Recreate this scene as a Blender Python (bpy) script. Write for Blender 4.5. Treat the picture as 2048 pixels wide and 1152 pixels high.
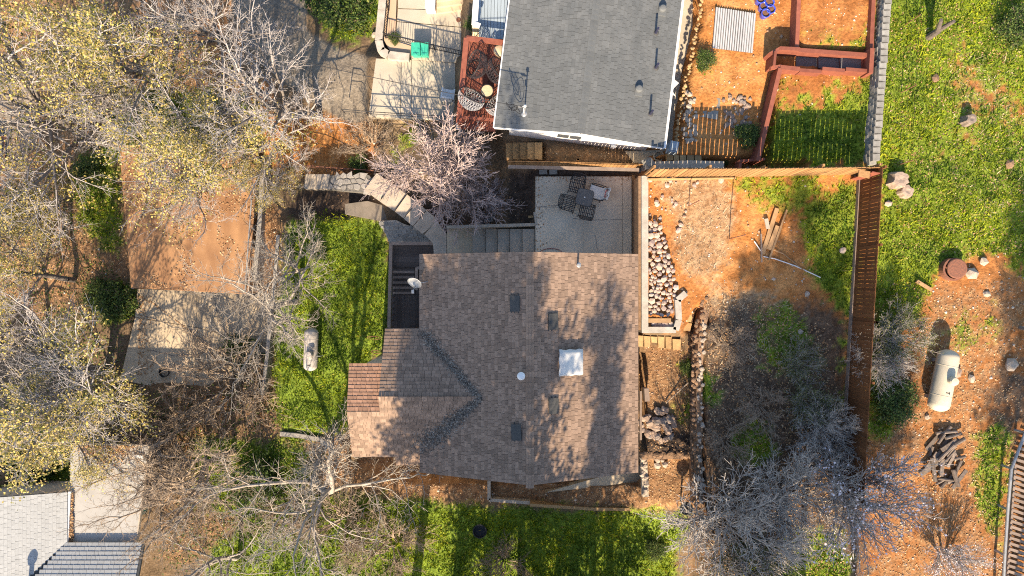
import bpy, math, random
import numpy as np
from mathutils import Vector, Matrix, Quaternion

for _o in list(bpy.data.objects):
    bpy.data.objects.remove(_o)
SC = bpy.context.scene
COL = SC.collection

# ------------------------------------------------------------------ camera, sky, sun, exposure
ZC = 28.0                      # flying height above the upper yard (z = 0), metres
F = 1365.3                     # focal length in photograph pixels (24 mm lens)
cam = bpy.data.cameras.new('camera')
cam.lens = 24.0; cam.sensor_width = 36.0; cam.clip_start = 0.5; cam.clip_end = 1000.0
cam_o = bpy.data.objects.new('camera', cam); COL.objects.link(cam_o)
cam_o.location = (0, 0, ZC); cam_o.rotation_euler = (0, 0, 0)
SC.camera = cam_o

SUN_ELEV = math.radians(34.0)
SUN_LEAN = 0.07                # shadows lean a little to the right going up the picture
_h = Vector((-SUN_LEAN, -1.0, 0)).normalized()
TO_SUN = Vector((_h.x * math.cos(SUN_ELEV), _h.y * math.cos(SUN_ELEV), math.sin(SUN_ELEV)))
sun = bpy.data.lights.new('sun', 'SUN'); sun.energy = 5.0; sun.angle = math.radians(0.53)
sun.color = (1.0, 0.81, 0.58)
sun_o = bpy.data.objects.new('sun', sun); COL.objects.link(sun_o)
sun_o.rotation_euler = TO_SUN.to_track_quat('Z', 'Y').to_euler()
sun_o.location = (0, -40, 60)

world = bpy.data.worlds.new('World'); SC.world = world; world.use_nodes = True
_nt = world.node_tree; _nt.nodes.clear()
_sky = _nt.nodes.new('ShaderNodeTexSky'); _sky.sky_type = 'NISHITA'; _sky.sun_disc = False
_sky.sun_elevation = SUN_ELEV; _sky.sun_rotation = math.pi + math.atan(SUN_LEAN)
_bg = _nt.nodes.new('ShaderNodeBackground'); _bg.inputs['Strength'].default_value = 0.115
_out = _nt.nodes.new('ShaderNodeOutputWorld')
_nt.links.new(_sky.outputs[0], _bg.inputs[0]); _nt.links.new(_bg.outputs[0], _out.inputs[0])

SC.render.engine = 'CYCLES'
SC.view_settings.view_transform = 'Standard'; SC.view_settings.look = 'None'
SC.view_settings.exposure = 1.42; SC.view_settings.gamma = 1.0
SC.view_settings.use_curve_mapping = False
SC.cycles.max_bounces = 4; SC.cycles.diffuse_bounces = 2; SC.cycles.glossy_bounces = 2
SC.cycles.transmission_bounces = 2; SC.cycles.transparent_max_bounces = 4
SC.cycles.use_denoising = False; SC.cycles.filter_width = 1.1

RNG = random.Random(11)
NP = np.random.default_rng(7)

# ------------------------------------------------------------------ materials
def M(name, c1, c2=None, scale=6.0, rough=0.85, bump=0.25, bscale=None, island=0.0, metal=0.0, spec=0.25,
      stretch=None, trans=0.0, ramp=None, detail=5.0, patch=None):
    m = bpy.data.materials.new(name); m.use_nodes = True
    nt = m.node_tree; N = nt.nodes; L = nt.links
    b = N['Principled BSDF']; b.inputs['Roughness'].default_value = rough
    b.inputs['Metallic'].default_value = metal; b.inputs['Specular IOR Level'].default_value = spec
    tc = N.new('ShaderNodeTexCoord'); src = tc.outputs['Object']
    if stretch:
        mp = N.new('ShaderNodeMapping'); mp.inputs['Scale'].default_value = stretch
        L.new(src, mp.inputs[0]); src = mp.outputs[0]
    no = N.new('ShaderNodeTexNoise'); no.inputs['Scale'].default_value = scale; no.inputs['Detail'].default_value = detail
    L.new(src, no.inputs['Vector'])
    if ramp or island:
        geo = N.new('ShaderNodeNewGeometry'); oi = N.new('ShaderNodeObjectInfo')
        add = N.new('ShaderNodeMath'); add.operation = 'ADD'
        L.new(geo.outputs['Random Per Island'], add.inputs[0]); L.new(oi.outputs['Random'], add.inputs[1])
        fr = N.new('ShaderNodeMath'); fr.operation = 'FRACT'; L.new(add.outputs[0], fr.inputs[0])
    if ramp:
        cr = N.new('ShaderNodeValToRGB'); e = cr.color_ramp.elements
        while len(e) < len(ramp): e.new(0.5)
        for i, (p, c) in enumerate(ramp):
            e[i].position = p; e[i].color = (*c, 1)
        L.new(fr.outputs[0], cr.inputs[0]); col = cr.outputs[0]
    else:
        mx = N.new('ShaderNodeMix'); mx.data_type = 'RGBA'
        mr = N.new('ShaderNodeMapRange'); mr.inputs[1].default_value = 0.32; mr.inputs[2].default_value = 0.68
        L.new(no.outputs[0], mr.inputs[0]); L.new(mr.outputs[0], mx.inputs[0])
        mx.inputs[6].default_value = (*c1, 1); mx.inputs[7].default_value = (*(c2 or c1), 1)
        col = mx.outputs[2]
    if island:
        mr2 = N.new('ShaderNodeMapRange'); mr2.inputs[3].default_value = 1 - island; mr2.inputs[4].default_value = 1 + island
        L.new(fr.outputs[0], mr2.inputs[0])
        mm = N.new('ShaderNodeMix'); mm.data_type = 'RGBA'; mm.blend_type = 'MULTIPLY'; mm.inputs[0].default_value = 1.0
        L.new(col, mm.inputs[6]); L.new(mr2.outputs[0], mm.inputs[7]); col = mm.outputs[2]
    if patch:
        n3 = N.new('ShaderNodeTexNoise'); n3.inputs['Scale'].default_value = patch[0]; n3.inputs['Detail'].default_value = 4
        L.new(tc.outputs['Object'], n3.inputs['Vector'])
        r3 = N.new('ShaderNodeValToRGB'); r3.color_ramp.elements[0].position = .36; r3.color_ramp.elements[1].position = .64
        r3.color_ramp.elements[0].color = (*patch[1], 1); r3.color_ramp.elements[1].color = (*patch[2], 1)
        L.new(n3.outputs[0], r3.inputs[0])
        m3 = N.new('ShaderNodeMix'); m3.data_type = 'RGBA'; m3.blend_type = 'MULTIPLY'; m3.inputs[0].default_value = 1.0
        L.new(col, m3.inputs[6]); L.new(r3.outputs[0], m3.inputs[7]); col = m3.outputs[2]
    L.new(col, b.inputs['Base Color'])
    if bump:
        bp = N.new('ShaderNodeBump'); bp.inputs['Strength'].default_value = bump; bp.inputs['Distance'].default_value = 0.03
        if bscale:
            n2 = N.new('ShaderNodeTexNoise'); n2.inputs['Scale'].default_value = bscale; n2.inputs['Detail'].default_value = 3
            L.new(src, n2.inputs['Vector']); L.new(n2.outputs[0], bp.inputs['Height'])
        else:
            L.new(no.outputs[0], bp.inputs['Height'])
        L.new(bp.outputs[0], b.inputs['Normal'])
    if trans:
        tr = N.new('ShaderNodeBsdfTranslucent'); L.new(col, tr.inputs[0])
        ms = N.new('ShaderNodeMixShader'); ms.inputs[0].default_value = trans
        L.new(b.outputs[0], ms.inputs[1]); L.new(tr.outputs[0], ms.inputs[2])
        L.new(ms.outputs[0], N['Material Output'].inputs[0])
    return m

MAT = dict(
    shingle_brown=M('brown_shingle', (.20, .138, .10), (.25, .175, .128), 9, .9, .3, 60, island=.24),
    shingle_sunlit=M('sunlit_shingle', (.235, .135, .09), (.28, .165, .11), 9, .9, .3, 60, island=.2),  # brown shingle with warm sunlight put into its colour, for the small wing roof
    shingle_gray=M('gray_shingle', (.092, .099, .102), (.124, .130, .131), 1.6, .9, .3, 60, island=.10),
    shingle_white=M('pale_shingle', (.29, .30, .30), (.34, .35, .35), 5, .9, .25, 60, island=.05),
    underlay=M('roof_underlay', (.06, .05, .045), (.08, .07, .06), 8, .95, 0),
    underlay_gray=M('gray_underlay', (.07, .075, .075), (.09, .09, .09), 8, .95, 0),
    stucco=M('pale_stucco', (.55, .47, .36), (.50, .42, .32), 3, .9, .2, 40),
    white=M('white_paint', (.70, .70, .69), (.64, .64, .63), 4, .6, .05),
    white_cloth=M('white_cloth', (.58, .57, .54), (.52, .51, .48), 3, .9, .08),
    concrete=M('concrete', (.50, .41, .29), (.36, .285, .195), .9, .9, .2, 50, detail=9),
    concrete_patio=M('patio_concrete', (.62, .54, .42), (.47, .40, .30), .8, .9, .05, 30, detail=9),
    concrete_pale=M('pale_concrete', (.43, .385, .31), (.35, .31, .245), 1.1, .9, .15, 50, detail=9),
    concrete_gray=M('gray_concrete', (.43, .37, .295), (.33, .28, .22), 2.0, .9, .3, 40, detail=9),
    concrete_cap=M('concrete_cap', (.42, .39, .34), (.30, .27, .23), 3.0, .9, .3, 40),
    asphalt=M('worn_asphalt', (.20, .17, .14), (.15, .13, .105), 2.5, .95, .3, 70, detail=8),
    fence=M('fence_wood', (.105, .042, .016), (.155, .066, .025), 3, .85, .3, None, island=.28, stretch=(6, 6, .6)),
    fence_tan=M('tan_fence_wood', (.34, .19, .08), (.24, .13, .055), 3, .85, .3, None, island=.25, stretch=(6, 6, .6)),
    redwood=M('red_stained_wood', (.235, .08, .05), (.18, .058, .038), 5, .7, .2, None, island=.15),
    deck_dark=M('dark_deck_wood', (.065, .052, .045), (.10, .08, .07), 5, .85, .2, None, island=.25),
    deck_rail=M('weathered_rail_wood', (.20, .15, .12), (.26, .20, .16), 5, .85, .2, None, island=.15),
    deck_blue=M('blue_gray_deck', (.30, .36, .42), (.25, .31, .37), 5, .7, .1, None, island=.08),
    plank=M('plank_wood', (.42, .26, .13), (.33, .20, .10), 5, .85, .3, None, island=.25),
    logwood=M('gray_log', (.20, .16, .13), (.12, .095, .08), 9, .9, .5, None, island=.3),
    brown_sheet=M('brown_roofing', (.42, .235, .115), (.25, .13, .065), .8, .9, .25, 30, stretch=(2, .8, 1), detail=8),
    tank=M('cream_tank', (.54, .48, .37), (.45, .40, .30), 2.2, .55, .05),
    tank_white=M('dull_white_tank', (.43, .40, .365), (.33, .30, .27), 3.2, .6, .1),
    galv=M('galvanised_sheet', (.46, .46, .46), (.38, .38, .38), 4, .6, .05, spec=.3),
    steel=M('steel_pipe', (.33, .34, .35), (.26, .27, .28), 8, .5, .05, metal=.3),
    black=M('black_metal', (.018, .018, .02), (.03, .03, .032), 8, .5, .05),
    charcoal=M('charcoal_top', (.09, .085, .08), (.12, .115, .11), 12, .7, .1),
    vent=M('dark_vent', (.045, .046, .045), (.065, .064, .062), 9, .7, .1),
    rust=M('rusted_iron', (.24, .10, .06), (.14, .07, .05), 14, .85, .3),
    blue=M('blue_glaze', (.03, .05, .36), (.05, .08, .45), 5, .3, .02, spec=.5),
    navy=M('navy_pipe', (.02, .022, .045), (.03, .03, .06), 5, .5, .02),
    green_bin=M('green_plastic', (.03, .33, .22), (.05, .40, .28), 6, .5, .05),
    soil=M('potting_soil', (.18, .09, .05), (.12, .06, .035), 20, .95, .5),
    gravel=M('dark_gravel', (.07, .07, .075), (.20, .19, .19), 45, .95, .8, 50, detail=2),
    block=M('gray_block', (.26, .25, .225), (.18, .175, .16), 6, .9, .4, 40, island=.18),
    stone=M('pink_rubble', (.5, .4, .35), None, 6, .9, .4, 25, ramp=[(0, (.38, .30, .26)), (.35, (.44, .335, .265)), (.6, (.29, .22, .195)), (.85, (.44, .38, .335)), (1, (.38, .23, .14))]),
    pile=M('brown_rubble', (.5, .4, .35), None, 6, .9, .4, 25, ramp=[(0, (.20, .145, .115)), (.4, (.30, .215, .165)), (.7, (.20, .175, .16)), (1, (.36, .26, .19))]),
    flag=M('flagstone', (.30, .28, .25), (.22, .205, .19), 5, .9, .35, 30, island=.22),
    flag_warm=M('sandstone', (.46, .30, .14), (.34, .22, .11), 5, .9, .4, 30, island=.2),
    mortar=M('mortar', (.10, .095, .085), (.15, .14, .125), 12, .95, .4),
    wallrock=M('wall_rock', (.24, .15, .09), (.15, .095, .06), 7, .9, .5, 25, island=.3),
    boulder=M('field_rock', (.44, .37, .30), (.32, .26, .20), 6, .9, .5, 20),
    stump=M('stump_wood', (.36, .28, .22), (.24, .18, .14), 10, .9, .4),
    glass=M('dark_glass', (.05, .06, .07), (.07, .08, .09), 3, .12, 0, spec=.6),
    wicker_dark=M('dark_wicker', (.03, .025, .03), (.05, .04, .045), 10, .6, .1),
    wicker_gray=M('gray_wicker', (.36, .36, .37), (.28, .28, .29), 10, .6, .1),
    bowl=M('pale_wood', (.52, .42, .28), (.42, .33, .2), 6, .7, .2),
    bark_gray=M('gray_bark', (.40, .37, .35), (.28, .25, .235), 5, .9, .4, 25),
    bark_pink=M('pinkish_bark', (.50, .40, .365), (.40, .31, .285), 5, .9, .3, 25),
    bark_mid=M('brown_gray_bark', (.22, .19, .165), (.14, .12, .10), 5, .95, .5, 20),
    bark_cream=M('cream_bark', (.36, .32, .275), (.23, .20, .165), 5, .9, .3, 25),
    bark_white=M('pale_bark', (.50, .455, .405), (.36, .32, .285), 5, .9, .3, 25),
    bark_tan=M('tan_bark', (.36, .28, .205), (.24, .185, .135), 5, .9, .3, 25),
    bark_dark=M('dark_bark', (.13, .105, .09), (.085, .07, .06), 5, .95, .6, 20),
    leaf_yellow=M('yellow_leaf', (.4, .3, .1), rough=.6, bump=0, trans=.3, ramp=[(0, (.07, .085, .02)), (.30, (.20, .19, .045)), (.55, (.46, .36, .085)), (.8, (.66, .52, .18)), (1, (.28, .20, .09))]),
    leaf_green=M('green_leaf', (.1, .15, .03), rough=.6, bump=0, trans=.25, ramp=[(0, (.022, .042, .010)), (.5, (.05, .09, .018)), (.85, (.11, .17, .03)), (1, (.22, .23, .05))]),
    leaf_olive=M('olive_leaf', (.1, .12, .04), rough=.6, bump=0, trans=.25, ramp=[(0, (.045, .055, .02)), (.6, (.10, .115, .035)), (1, (.20, .20, .07))]),
    leaf_litter=M('fallen_leaf', (.3, .2, .1), rough=.8, bump=0, ramp=[(0, (.16, .085, .045)), (.3, (.32, .17, .075)), (.6, (.42, .25, .12)), (.85, (.50, .37, .22)), (1, (.24, .16, .11))]),
    blossom=M('blossom', (.80, .74, .78), (.72, .64, .68), 3, .7, 0, trans=.2),
    grass=M('grass_blade', (.1, .2, .03), rough=.7, bump=0, trans=.3, ramp=[(0, (.07, .13, .010)), (.35, (.14, .24, .014)), (.65, (.22, .34, .016)), (.9, (.33, .42, .025)), (1, (.36, .34, .12))], patch=(.55, (.42, .5, .5), (1.45, 1.15, .8))),
    straw=M('dry_straw', (.4, .3, .2), rough=.85, bump=0, ramp=[(0, (.24, .17, .10)), (.5, (.42, .33, .21)), (1, (.54, .46, .33))]),
    pebble=M('pebble', (.4, .3, .2), rough=.9, bump=0, ramp=[(0, (.28, .17, .10)), (.5, (.44, .32, .22)), (.85, (.62, .55, .46)), (1, (.30, .27, .25))]),
    debris=M('dry_needle', (.3, .3, .3), rough=.9, bump=0, ramp=[(0, (.07, .055, .045)), (.5, (.17, .145, .12)), (1, (.34, .30, .25))]),
)

# ------------------------------------------------------------------ geometry helpers
def W(px, py, z):
    d = (ZC - z) / F
    return Vector(((px - 1024) * d, (576 - py) * d, z))

def wloc(o):
    v = Vector((0, 0, 0))
    while o is not None:
        v += o.location; o = o.parent
    return v

def tag(o, label=None, cat=None, group=None, kind=None):
    if label: o['label'] = label
    if cat: o['category'] = cat
    if group: o['group'] = group
    if kind: o['kind'] = kind
    return o

def thing(name, label, cat, loc, group=None, rz=0.0):
    o = bpy.data.objects.new(name, None); COL.objects.link(o)
    o.empty_display_size = 0.2
    o.location = loc; o.rotation_euler = (0, 0, rz)
    return tag(o, label, cat, group)

class MB:
    def __init__(s): s.v = []; s.f = []
    def add(s, vs, fs):
        n = len(s.v); s.v += [tuple(x) for x in vs]; s.f += [tuple(i + n for i in f) for f in fs]; return s
    def box(s, c, size, rz=0.0, tilt=None):
        hx, hy, hz = size[0] / 2, size[1] / 2, size[2] / 2
        R = Matrix.Rotation(rz, 3, 'Z')
        if tilt is not None: R = R @ tilt
        vs = [Vector(c) + R @ Vector((a * hx, b * hy, d * hz)) for d in (-1, 1) for b in (-1, 1) for a in (-1, 1)]
        return s.add(vs, [(0, 2, 3, 1), (4, 5, 7, 6), (0, 1, 5, 4), (2, 6, 7, 3), (0, 4, 6, 2), (1, 3, 7, 5)])
    def prism(s, pts, z0, z1):
        a = sum(pts[i][0] * pts[(i + 1) % len(pts)][1] - pts[(i + 1) % len(pts)][0] * pts[i][1] for i in range(len(pts)))
        if a < 0: pts = list(pts)[::-1]
        n = len(pts)
        zz0 = z0 if isinstance(z0, (list, tuple)) else [z0] * n
        zz1 = z1 if isinstance(z1, (list, tuple)) else [z1] * n
        vs = [(p[0], p[1], zz0[i]) for i, p in enumerate(pts)] + [(p[0], p[1], zz1[i]) for i, p in enumerate(pts)]
        fs = [tuple(range(n))[::-1], tuple(range(n, 2 * n))] + [(i, (i + 1) % n, n + (i + 1) % n, n + i) for i in range(n)]
        return s.add(vs, fs)
    def hexa(s, bot, top):            # two quads of 3-D points
        return s.add(list(bot) + list(top), [(3, 2, 1, 0), (4, 5, 6, 7)] + [(i, (i + 1) % 4, 4 + (i + 1) % 4, 4 + i) for i in range(4)])
    def beam(s, p, q, w, h, up=Vector((0, 0, 1))):   # bar from p to q, w wide, h tall, centred
        p, q = Vector(p), Vector(q); d = (q - p).normalized()
        side = d.cross(up)
        if side.length < 1e-4: side = d.cross(Vector((0, 1, 0)))
        side.normalize(); u = side.cross(d).normalized()
        a, b = side * w / 2, u * h / 2
        return s.hexa([p - a - b, p + a - b, q + a - b, q - a - b], [p - a + b, p + a + b, q + a + b, q - a + b])
    def tube(s, p, q, r0, r1=None, n=8, caps=True):
        p, q = Vector(p), Vector(q); r1 = r0 if r1 is None else r1
        d = (q - p).normalized(); a = d.orthogonal().normalized(); b = d.cross(a)
        vs = []
        for c, r in ((p, r0), (q, r1)):
            for i in range(n):
                t = 2 * math.pi * i / n; vs.append(c + a * math.cos(t) * r + b * math.sin(t) * r)
        fs = [(i, (i + 1) % n, n + (i + 1) % n, n + i) for i in range(n)]
        if caps: fs += [tuple(range(n))[::-1], tuple(range(n, 2 * n))]
        return s.add(vs, fs)
    def wire(s, pts, r, n=6):
        for a, b in zip(pts[:-1], pts[1:]): s.tube(a, b, r, r, n, True)
        return s
    def lathe(s, c, prof, n=16, axis=Vector((0, 0, 1))):     # profile of (radius, height) along the axis
        c = Vector(c); ax = Vector(axis).normalized(); a = ax.orthogonal().normalized(); b = ax.cross(a)
        vs = [c + ax * h + (a * math.cos(2 * math.pi * i / n) + b * math.sin(2 * math.pi * i / n)) * r for r, h in prof for i in range(n)]
        fs = []
        for k in range(len(prof) - 1):
            for i in range(n):
                fs.append((k * n + i, k * n + (i + 1) % n, (k + 1) * n + (i + 1) % n, (k + 1) * n + i))
        fs.append(tuple(range(n))[::-1]); m = (len(prof) - 1) * n; fs.append(tuple(range(m, m + n)))
        return s.add(vs, fs)

def mesh_of(name, v, f, mat, smooth=False):
    me = bpy.data.meshes.new(name)
    me.from_pydata([tuple(x) for x in v], [], f); me.materials.append(mat)
    if smooth: me.polygons.foreach_set('use_smooth', [True] * len(me.polygons))
    me.update(); return me

def mesh_np(name, v, f, mat, smooth=False):       # v (n,3), f (m,k) all faces of one size
    me = bpy.data.meshes.new(name); k = f.shape[1]; m = len(f)
    me.vertices.add(len(v)); me.vertices.foreach_set('co', np.ascontiguousarray(v, dtype=np.float32).ravel())
    me.loops.add(m * k); me.loops.foreach_set('vertex_index', np.ascontiguousarray(f, dtype=np.int32).ravel())
    me.polygons.add(m); me.polygons.foreach_set('loop_start', np.arange(0, m * k, k, dtype=np.int32))
    try: me.polygons.foreach_set('loop_total', np.full(m, k, dtype=np.int32))
    except Exception: pass
    if smooth: me.polygons.foreach_set('use_smooth', np.ones(m, dtype=bool))
    me.materials.append(mat); me.update(calc_edges=True); return me

def obj(name, me, parent=None, loc=None):
    o = bpy.data.objects.new(name, me); COL.objects.link(o)
    if parent is not None: o.parent = parent
    if loc is not None: o.location = loc
    return o

def part(name, mb, mat, parent, label=None, kind=None, smooth=False, local=False):   # mb in world space unless local
    off = Vector((0, 0, 0)) if local else wloc(parent)
    me = mesh_of(name, [Vector(p) - off for p in mb.v], mb.f, mat, smooth)
    o = obj(name, me, parent)
    return tag(o, label, kind=kind)

def solo(name, mb, mat, label=None, cat=None, group=None, kind=None, smooth=False):   # a thing that is one mesh
    vs = [Vector(p) for p in mb.v]
    c = Vector((sum(p.x for p in vs) / len(vs), sum(p.y for p in vs) / len(vs), min(p.z for p in vs)))
    me = mesh_of(name, [p - c for p in vs], mb.f, mat, smooth)
    return tag(obj(name, me, None, c), label, cat, group, kind)

def inst(name, me, mtx, parent):     # a piece sharing its mesh, placed by a world matrix
    o = bpy.data.objects.new(name, me); COL.objects.link(o)
    if parent is not None:
        o.parent = parent; mtx = Matrix.Translation(-wloc(parent)) @ mtx
    o.matrix_basis = mtx
    return o

def copy_tree(o, parent=None):
    c = o.copy(); COL.objects.link(c); c.parent = parent
    for ch in o.children: copy_tree(ch, c)
    return c

_unit = {}
def unit_box(mat):
    if mat.name not in _unit:
        _unit[mat.name] = mesh_of('board', MB().box((0, 0, 0), (1, 1, 1)).v, MB().box((0, 0, 0), (1, 1, 1)).f, mat)
    return _unit[mat.name]

def bar_mtx(p, q, w, h, up=Vector((0, 0, 1))):        # unit box -> bar from p to q
    p, q = Vector(p), Vector(q); d = q - p; L = d.length; d.normalize()
    side = d.cross(up)
    if side.length < 1e-4: side = d.cross(Vector((0, 1, 0)))
    side.normalize(); u = side.cross(d)
    R = Matrix((d * L, side * w, u * h)).transposed().to_4x4()
    return Matrix.Translation((p + q) / 2) @ R

_rocks = {}
def rock_mesh(mat, k):
    key = (mat.name, k)
    if key not in _rocks:
        r = random.Random(100 + k)
        t = (1 + 5 ** .5) / 2
        vs = [Vector(v).normalized() for v in [(-1, t, 0), (1, t, 0), (-1, -t, 0), (1, -t, 0), (0, -1, t), (0, 1, t), (0, -1, -t), (0, 1, -t), (t, 0, -1), (t, 0, 1), (-t, 0, -1), (-t, 0, 1)]]
        fs = [(0, 11, 5), (0, 5, 1), (0, 1, 7), (0, 7, 10), (0, 10, 11), (1, 5, 9), (5, 11, 4), (11, 10, 2), (10, 7, 6), (7, 1, 8), (3, 9, 4), (3, 4, 2), (3, 2, 6), (3, 6, 8), (3, 8, 9), (4, 9, 5), (2, 4, 11), (6, 2, 10), (8, 6, 7), (9, 8, 1)]
        rot = Quaternion((r.random() - .5, r.random() - .5, r.random() - .5, r.random() - .5)).normalized()
        vs = [rot @ (v * r.uniform(.72, 1.18)) for v in vs]
        vs = [Vector((v.x, v.y, max(-.75, min(.78, v.z)))) for v in vs]
        _rocks[key] = mesh_of('stone', vs, fs, mat)
    return _rocks[key]

def rock_mtx(c, sx, sy, sz, rz):
    return Matrix.Translation(c) @ Matrix.Rotation(rz, 4, 'Z') @ Matrix.Diagonal((sx, sy, sz, 1))

def inpoly(x, y, poly):
    c = False; j = len(poly) - 1
    for i in range(len(poly)):
        xi, yi = poly[i]; xj, yj = poly[j]
        if (yi > y) != (yj > y) and x < (xj - xi) * (y - yi) / (yj - yi) + xi: c = not c
        j = i
    return c

# ------------------------------------------------------------------ terrain: heights and ground cover laid out on the site plan
RX0, RY0, RS = -900, -700, 4
RW, RH = 960, 640
_gx, _gy = np.meshgrid(RX0 + RS * np.arange(RW), RY0 + RS * np.arange(RH))

def pmask(poly):
    c = np.zeros(_gx.shape, bool); n = len(poly); j = n - 1
    for i in range(n):
        xi, yi = poly[i]; xj, yj = poly[j]
        if yi != yj:
            c ^= ((yi > _gy) != (yj > _gy)) & (_gx < (xj - xi) * (_gy - yi) / (yj - yi) + xi)
        j = i
    return c

def blur(a, k):
    a = a.astype(float)
    for ax in (0, 1):
        for _ in range(2):
            p = np.cumsum(np.pad(a, [(k + 1, k) if i == ax else (0, 0) for i in (0, 1)], mode='edge'), axis=ax)
            n = a.shape[ax]
            a = (np.take(p, np.arange(2 * k + 1, 2 * k + 1 + n), axis=ax) - np.take(p, np.arange(0, n), axis=ax)) / (2 * k + 1)
    return a

_tab = NP.random((256, 256))
def vnoise(x, y, sc, seed=0):
    x = np.asarray(x) * sc + seed * 17.3; y = np.asarray(y) * sc + seed * 9.7
    xi = np.floor(x).astype(int); yi = np.floor(y).astype(int); fx = x - xi; fy = y - yi
    fx = fx * fx * (3 - 2 * fx); fy = fy * fy * (3 - 2 * fy)
    g = lambda a, b: _tab[(a % 256), (b % 256)]
    return (g(xi, yi) * (1 - fx) + g(xi + 1, yi) * fx) * (1 - fy) + (g(xi, yi + 1) * (1 - fx) + g(xi + 1, yi + 1) * fx) * fy

def fbm(x, y, sc, seed=0, o=4):
    s = 0; a = .5; t = 0
    for i in range(o):
        s = s + a * vnoise(x, y, sc * 2 ** i, seed + i); t += a; a *= .55
    return s / t

_ctrl = [(-400, -300, -8), (0, 0, -7), (300, 0, -6.5), (560, 40, -6), (700, 170, -4.3), (0, 300, -7), (250, 300, -6.6), (0, 576, -7), (250, 650, -6.4),
    (430, 680, -6.2), (530, 650, -5.2), (540, 450, -5), (600, 450, -4.4), (660, 600, -4.2), (740, 780, -4.2), (600, 870, -4.5), (650, 950, -4.3),
    (780, 960, -3.7), (900, 980, -3.1), (1000, 1000, -2.7), (1200, 1000, -2.2), (1200, 1100, -2.4), (900, 1100, -3.2), (700, 1100, -3.9), (500, 1100, -4.8),
    (300, 950, -5.8), (0, 1000, -6.5), (200, 1152, -6.2), (-300, 800, -8), (-300, 1300, -8), (500, 1500, -6), (1000, 1500, -4), (1350, 960, -1.3), (1440, 100, -.2), (640, 300, -4.9),
    (760, 300, -4), (900, 350, -2.9), (1040, 400, -1.9), (1150, 300, -1.4), (1150, -200, -1.5), (700, -300, -5), (460, 330, -6.4), (460, 500, -6.4), (840, 390, -3.4), (700, 250, -4.3)]
_num = np.zeros(_gx.shape); _den = np.zeros(_gx.shape)
for _x, _y, _z in _ctrl:
    w_ = 1.0 / (((_gx - _x) ** 2 + (_gy - _y) ** 2) + 900.0) ** 1.7
    _num += w_ * _z; _den += w_
HGT = blur(_num / _den, 4)
RY = 0.05 + 0.0004 * np.clip(_gx - 1400, 0, 2000)
_plate = [
    ([(560, 440), (620, 425), (765, 440), (782, 500), (782, 720), (705, 880), (560, 860), (545, 640)], -4.2),
    ([(780, 480), (1285, 480), (1285, 960), (840, 960), (700, 925), (700, 720), (780, 650)], -4.4),
    ([(1066, 340), (1280, 335), (1284, 700), (1066, 700)], -1.55),
    ([(1000, 275), (1090, 280), (1090, 324), (1000, 324)], -2.3), ([(1086, 280), (1335, 295), (1292, 327), (1086, 324)], -1.35),
    ([(930, -300), (1400, -300), (1400, 20), (1345, 270), (1330, 312), (1000, 285), (1000, 255), (915, 250)], -1.5),
    ([(735, 105), (920, 118), (915, 242), (735, 237)], -3.5), ([(765, -300), (940, -300), (928, 118), (772, 100)], -3.4),
    ([(1352, 300), (1392, 60), (1412, -300), (1600, -300), (1592, 97), (1545, 132), (1514, 322), (1288, 324)], -0.12),
    ([(1600, -300), (1752, -300), (1742, 102), (1592, 100)], 0.3), ([(1560, 140), (1752, 135), (1752, 330), (1525, 330)], 0.05),
    ([(1560, 100), (1742, 104), (1750, 136), (1545, 140)], -0.1),
    ([(1283, 338), (1720, 330), (1760, -300), (2800, -300), (2800, 1900), (1398, 1900), (1398, 612), (1362, 668), (1283, 668)], RY),
    ([(1276, 668), (1362, 668), (1395, 640), (1391, 910), (1281, 910)], -0.95), ([(1281, 910), (1391, 910), (1391, 1012), (1281, 1012)], -1.25),
    ([(1283, 350), (1360, 350), (1352, 655), (1283, 655)], -0.12),
    ([(268, 580), (540, 590), (545, 700), (410, 770), (280, 750), (240, 700)], -6.35),
]
for _p, _z in _plate:
    m_ = pmask(_p)
    HGT[m_] = _z[m_] if isinstance(_z, np.ndarray) else _z
HGT = blur(HGT, 1)

def rsample(A, px, py):
    fx = np.clip((px - RX0) / RS, 0, RW - 1.001); fy = np.clip((py - RY0) / RS, 0, RH - 1.001)
    i = fx.astype(int); j = fy.astype(int); a = fx - i; b = fy - j
    return (A[j, i] * (1 - a) + A[j, i + 1] * a) * (1 - b) + (A[j + 1, i] * (1 - a) + A[j + 1, i + 1] * a) * b

GX0, GX1, GY0, GY1, GS = -31.0, 27.0, -19.0, 17.0, 0.125
_xs = np.arange(GX0, GX1 + 1e-6, GS); _ys = np.arange(GY0, GY1 + 1e-6, GS)
_far = np.array([2.0, 6, 14, 30, 60, 120, 240])
XS = np.concatenate([GX0 - _far[::-1], _xs, GX1 + _far]); YS = np.concatenate([GY0 - _far[::-1], _ys, GY1 + _far])
XX, YY = np.meshgrid(XS, YS)
ZZ = np.full(XX.shape, -2.0)
for _ in range(9):
    k_ = F / (ZC - ZZ)
    ZZ = .35 * ZZ + .65 * rsample(HGT, 1024 + XX * k_, 576 - YY * k_)
ZZ = ZZ + (fbm(XX, YY, .9, 3) - .5) * .14 + (fbm(XX, YY, 4.0, 5) - .5) * .05
PXV = 1024 + XX * F / (ZC - ZZ); PYV = 576 - YY * F / (ZC - ZZ)

def gz(x, y):
    x = np.asarray(x, float); y = np.asarray(y, float)
    fx = np.clip((x - GX0) / GS, 0, len(_xs) - 1.001); fy = np.clip((y - GY0) / GS, 0, len(_ys) - 1.001)
    i = fx.astype(int) + 7; j = fy.astype(int) + 7; a = fx % 1; b = fy % 1
    return (ZZ[j, i] * (1 - a) + ZZ[j, i + 1] * a) * (1 - b) + (ZZ[j + 1, i] * (1 - a) + ZZ[j + 1, i + 1] * a) * b

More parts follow.
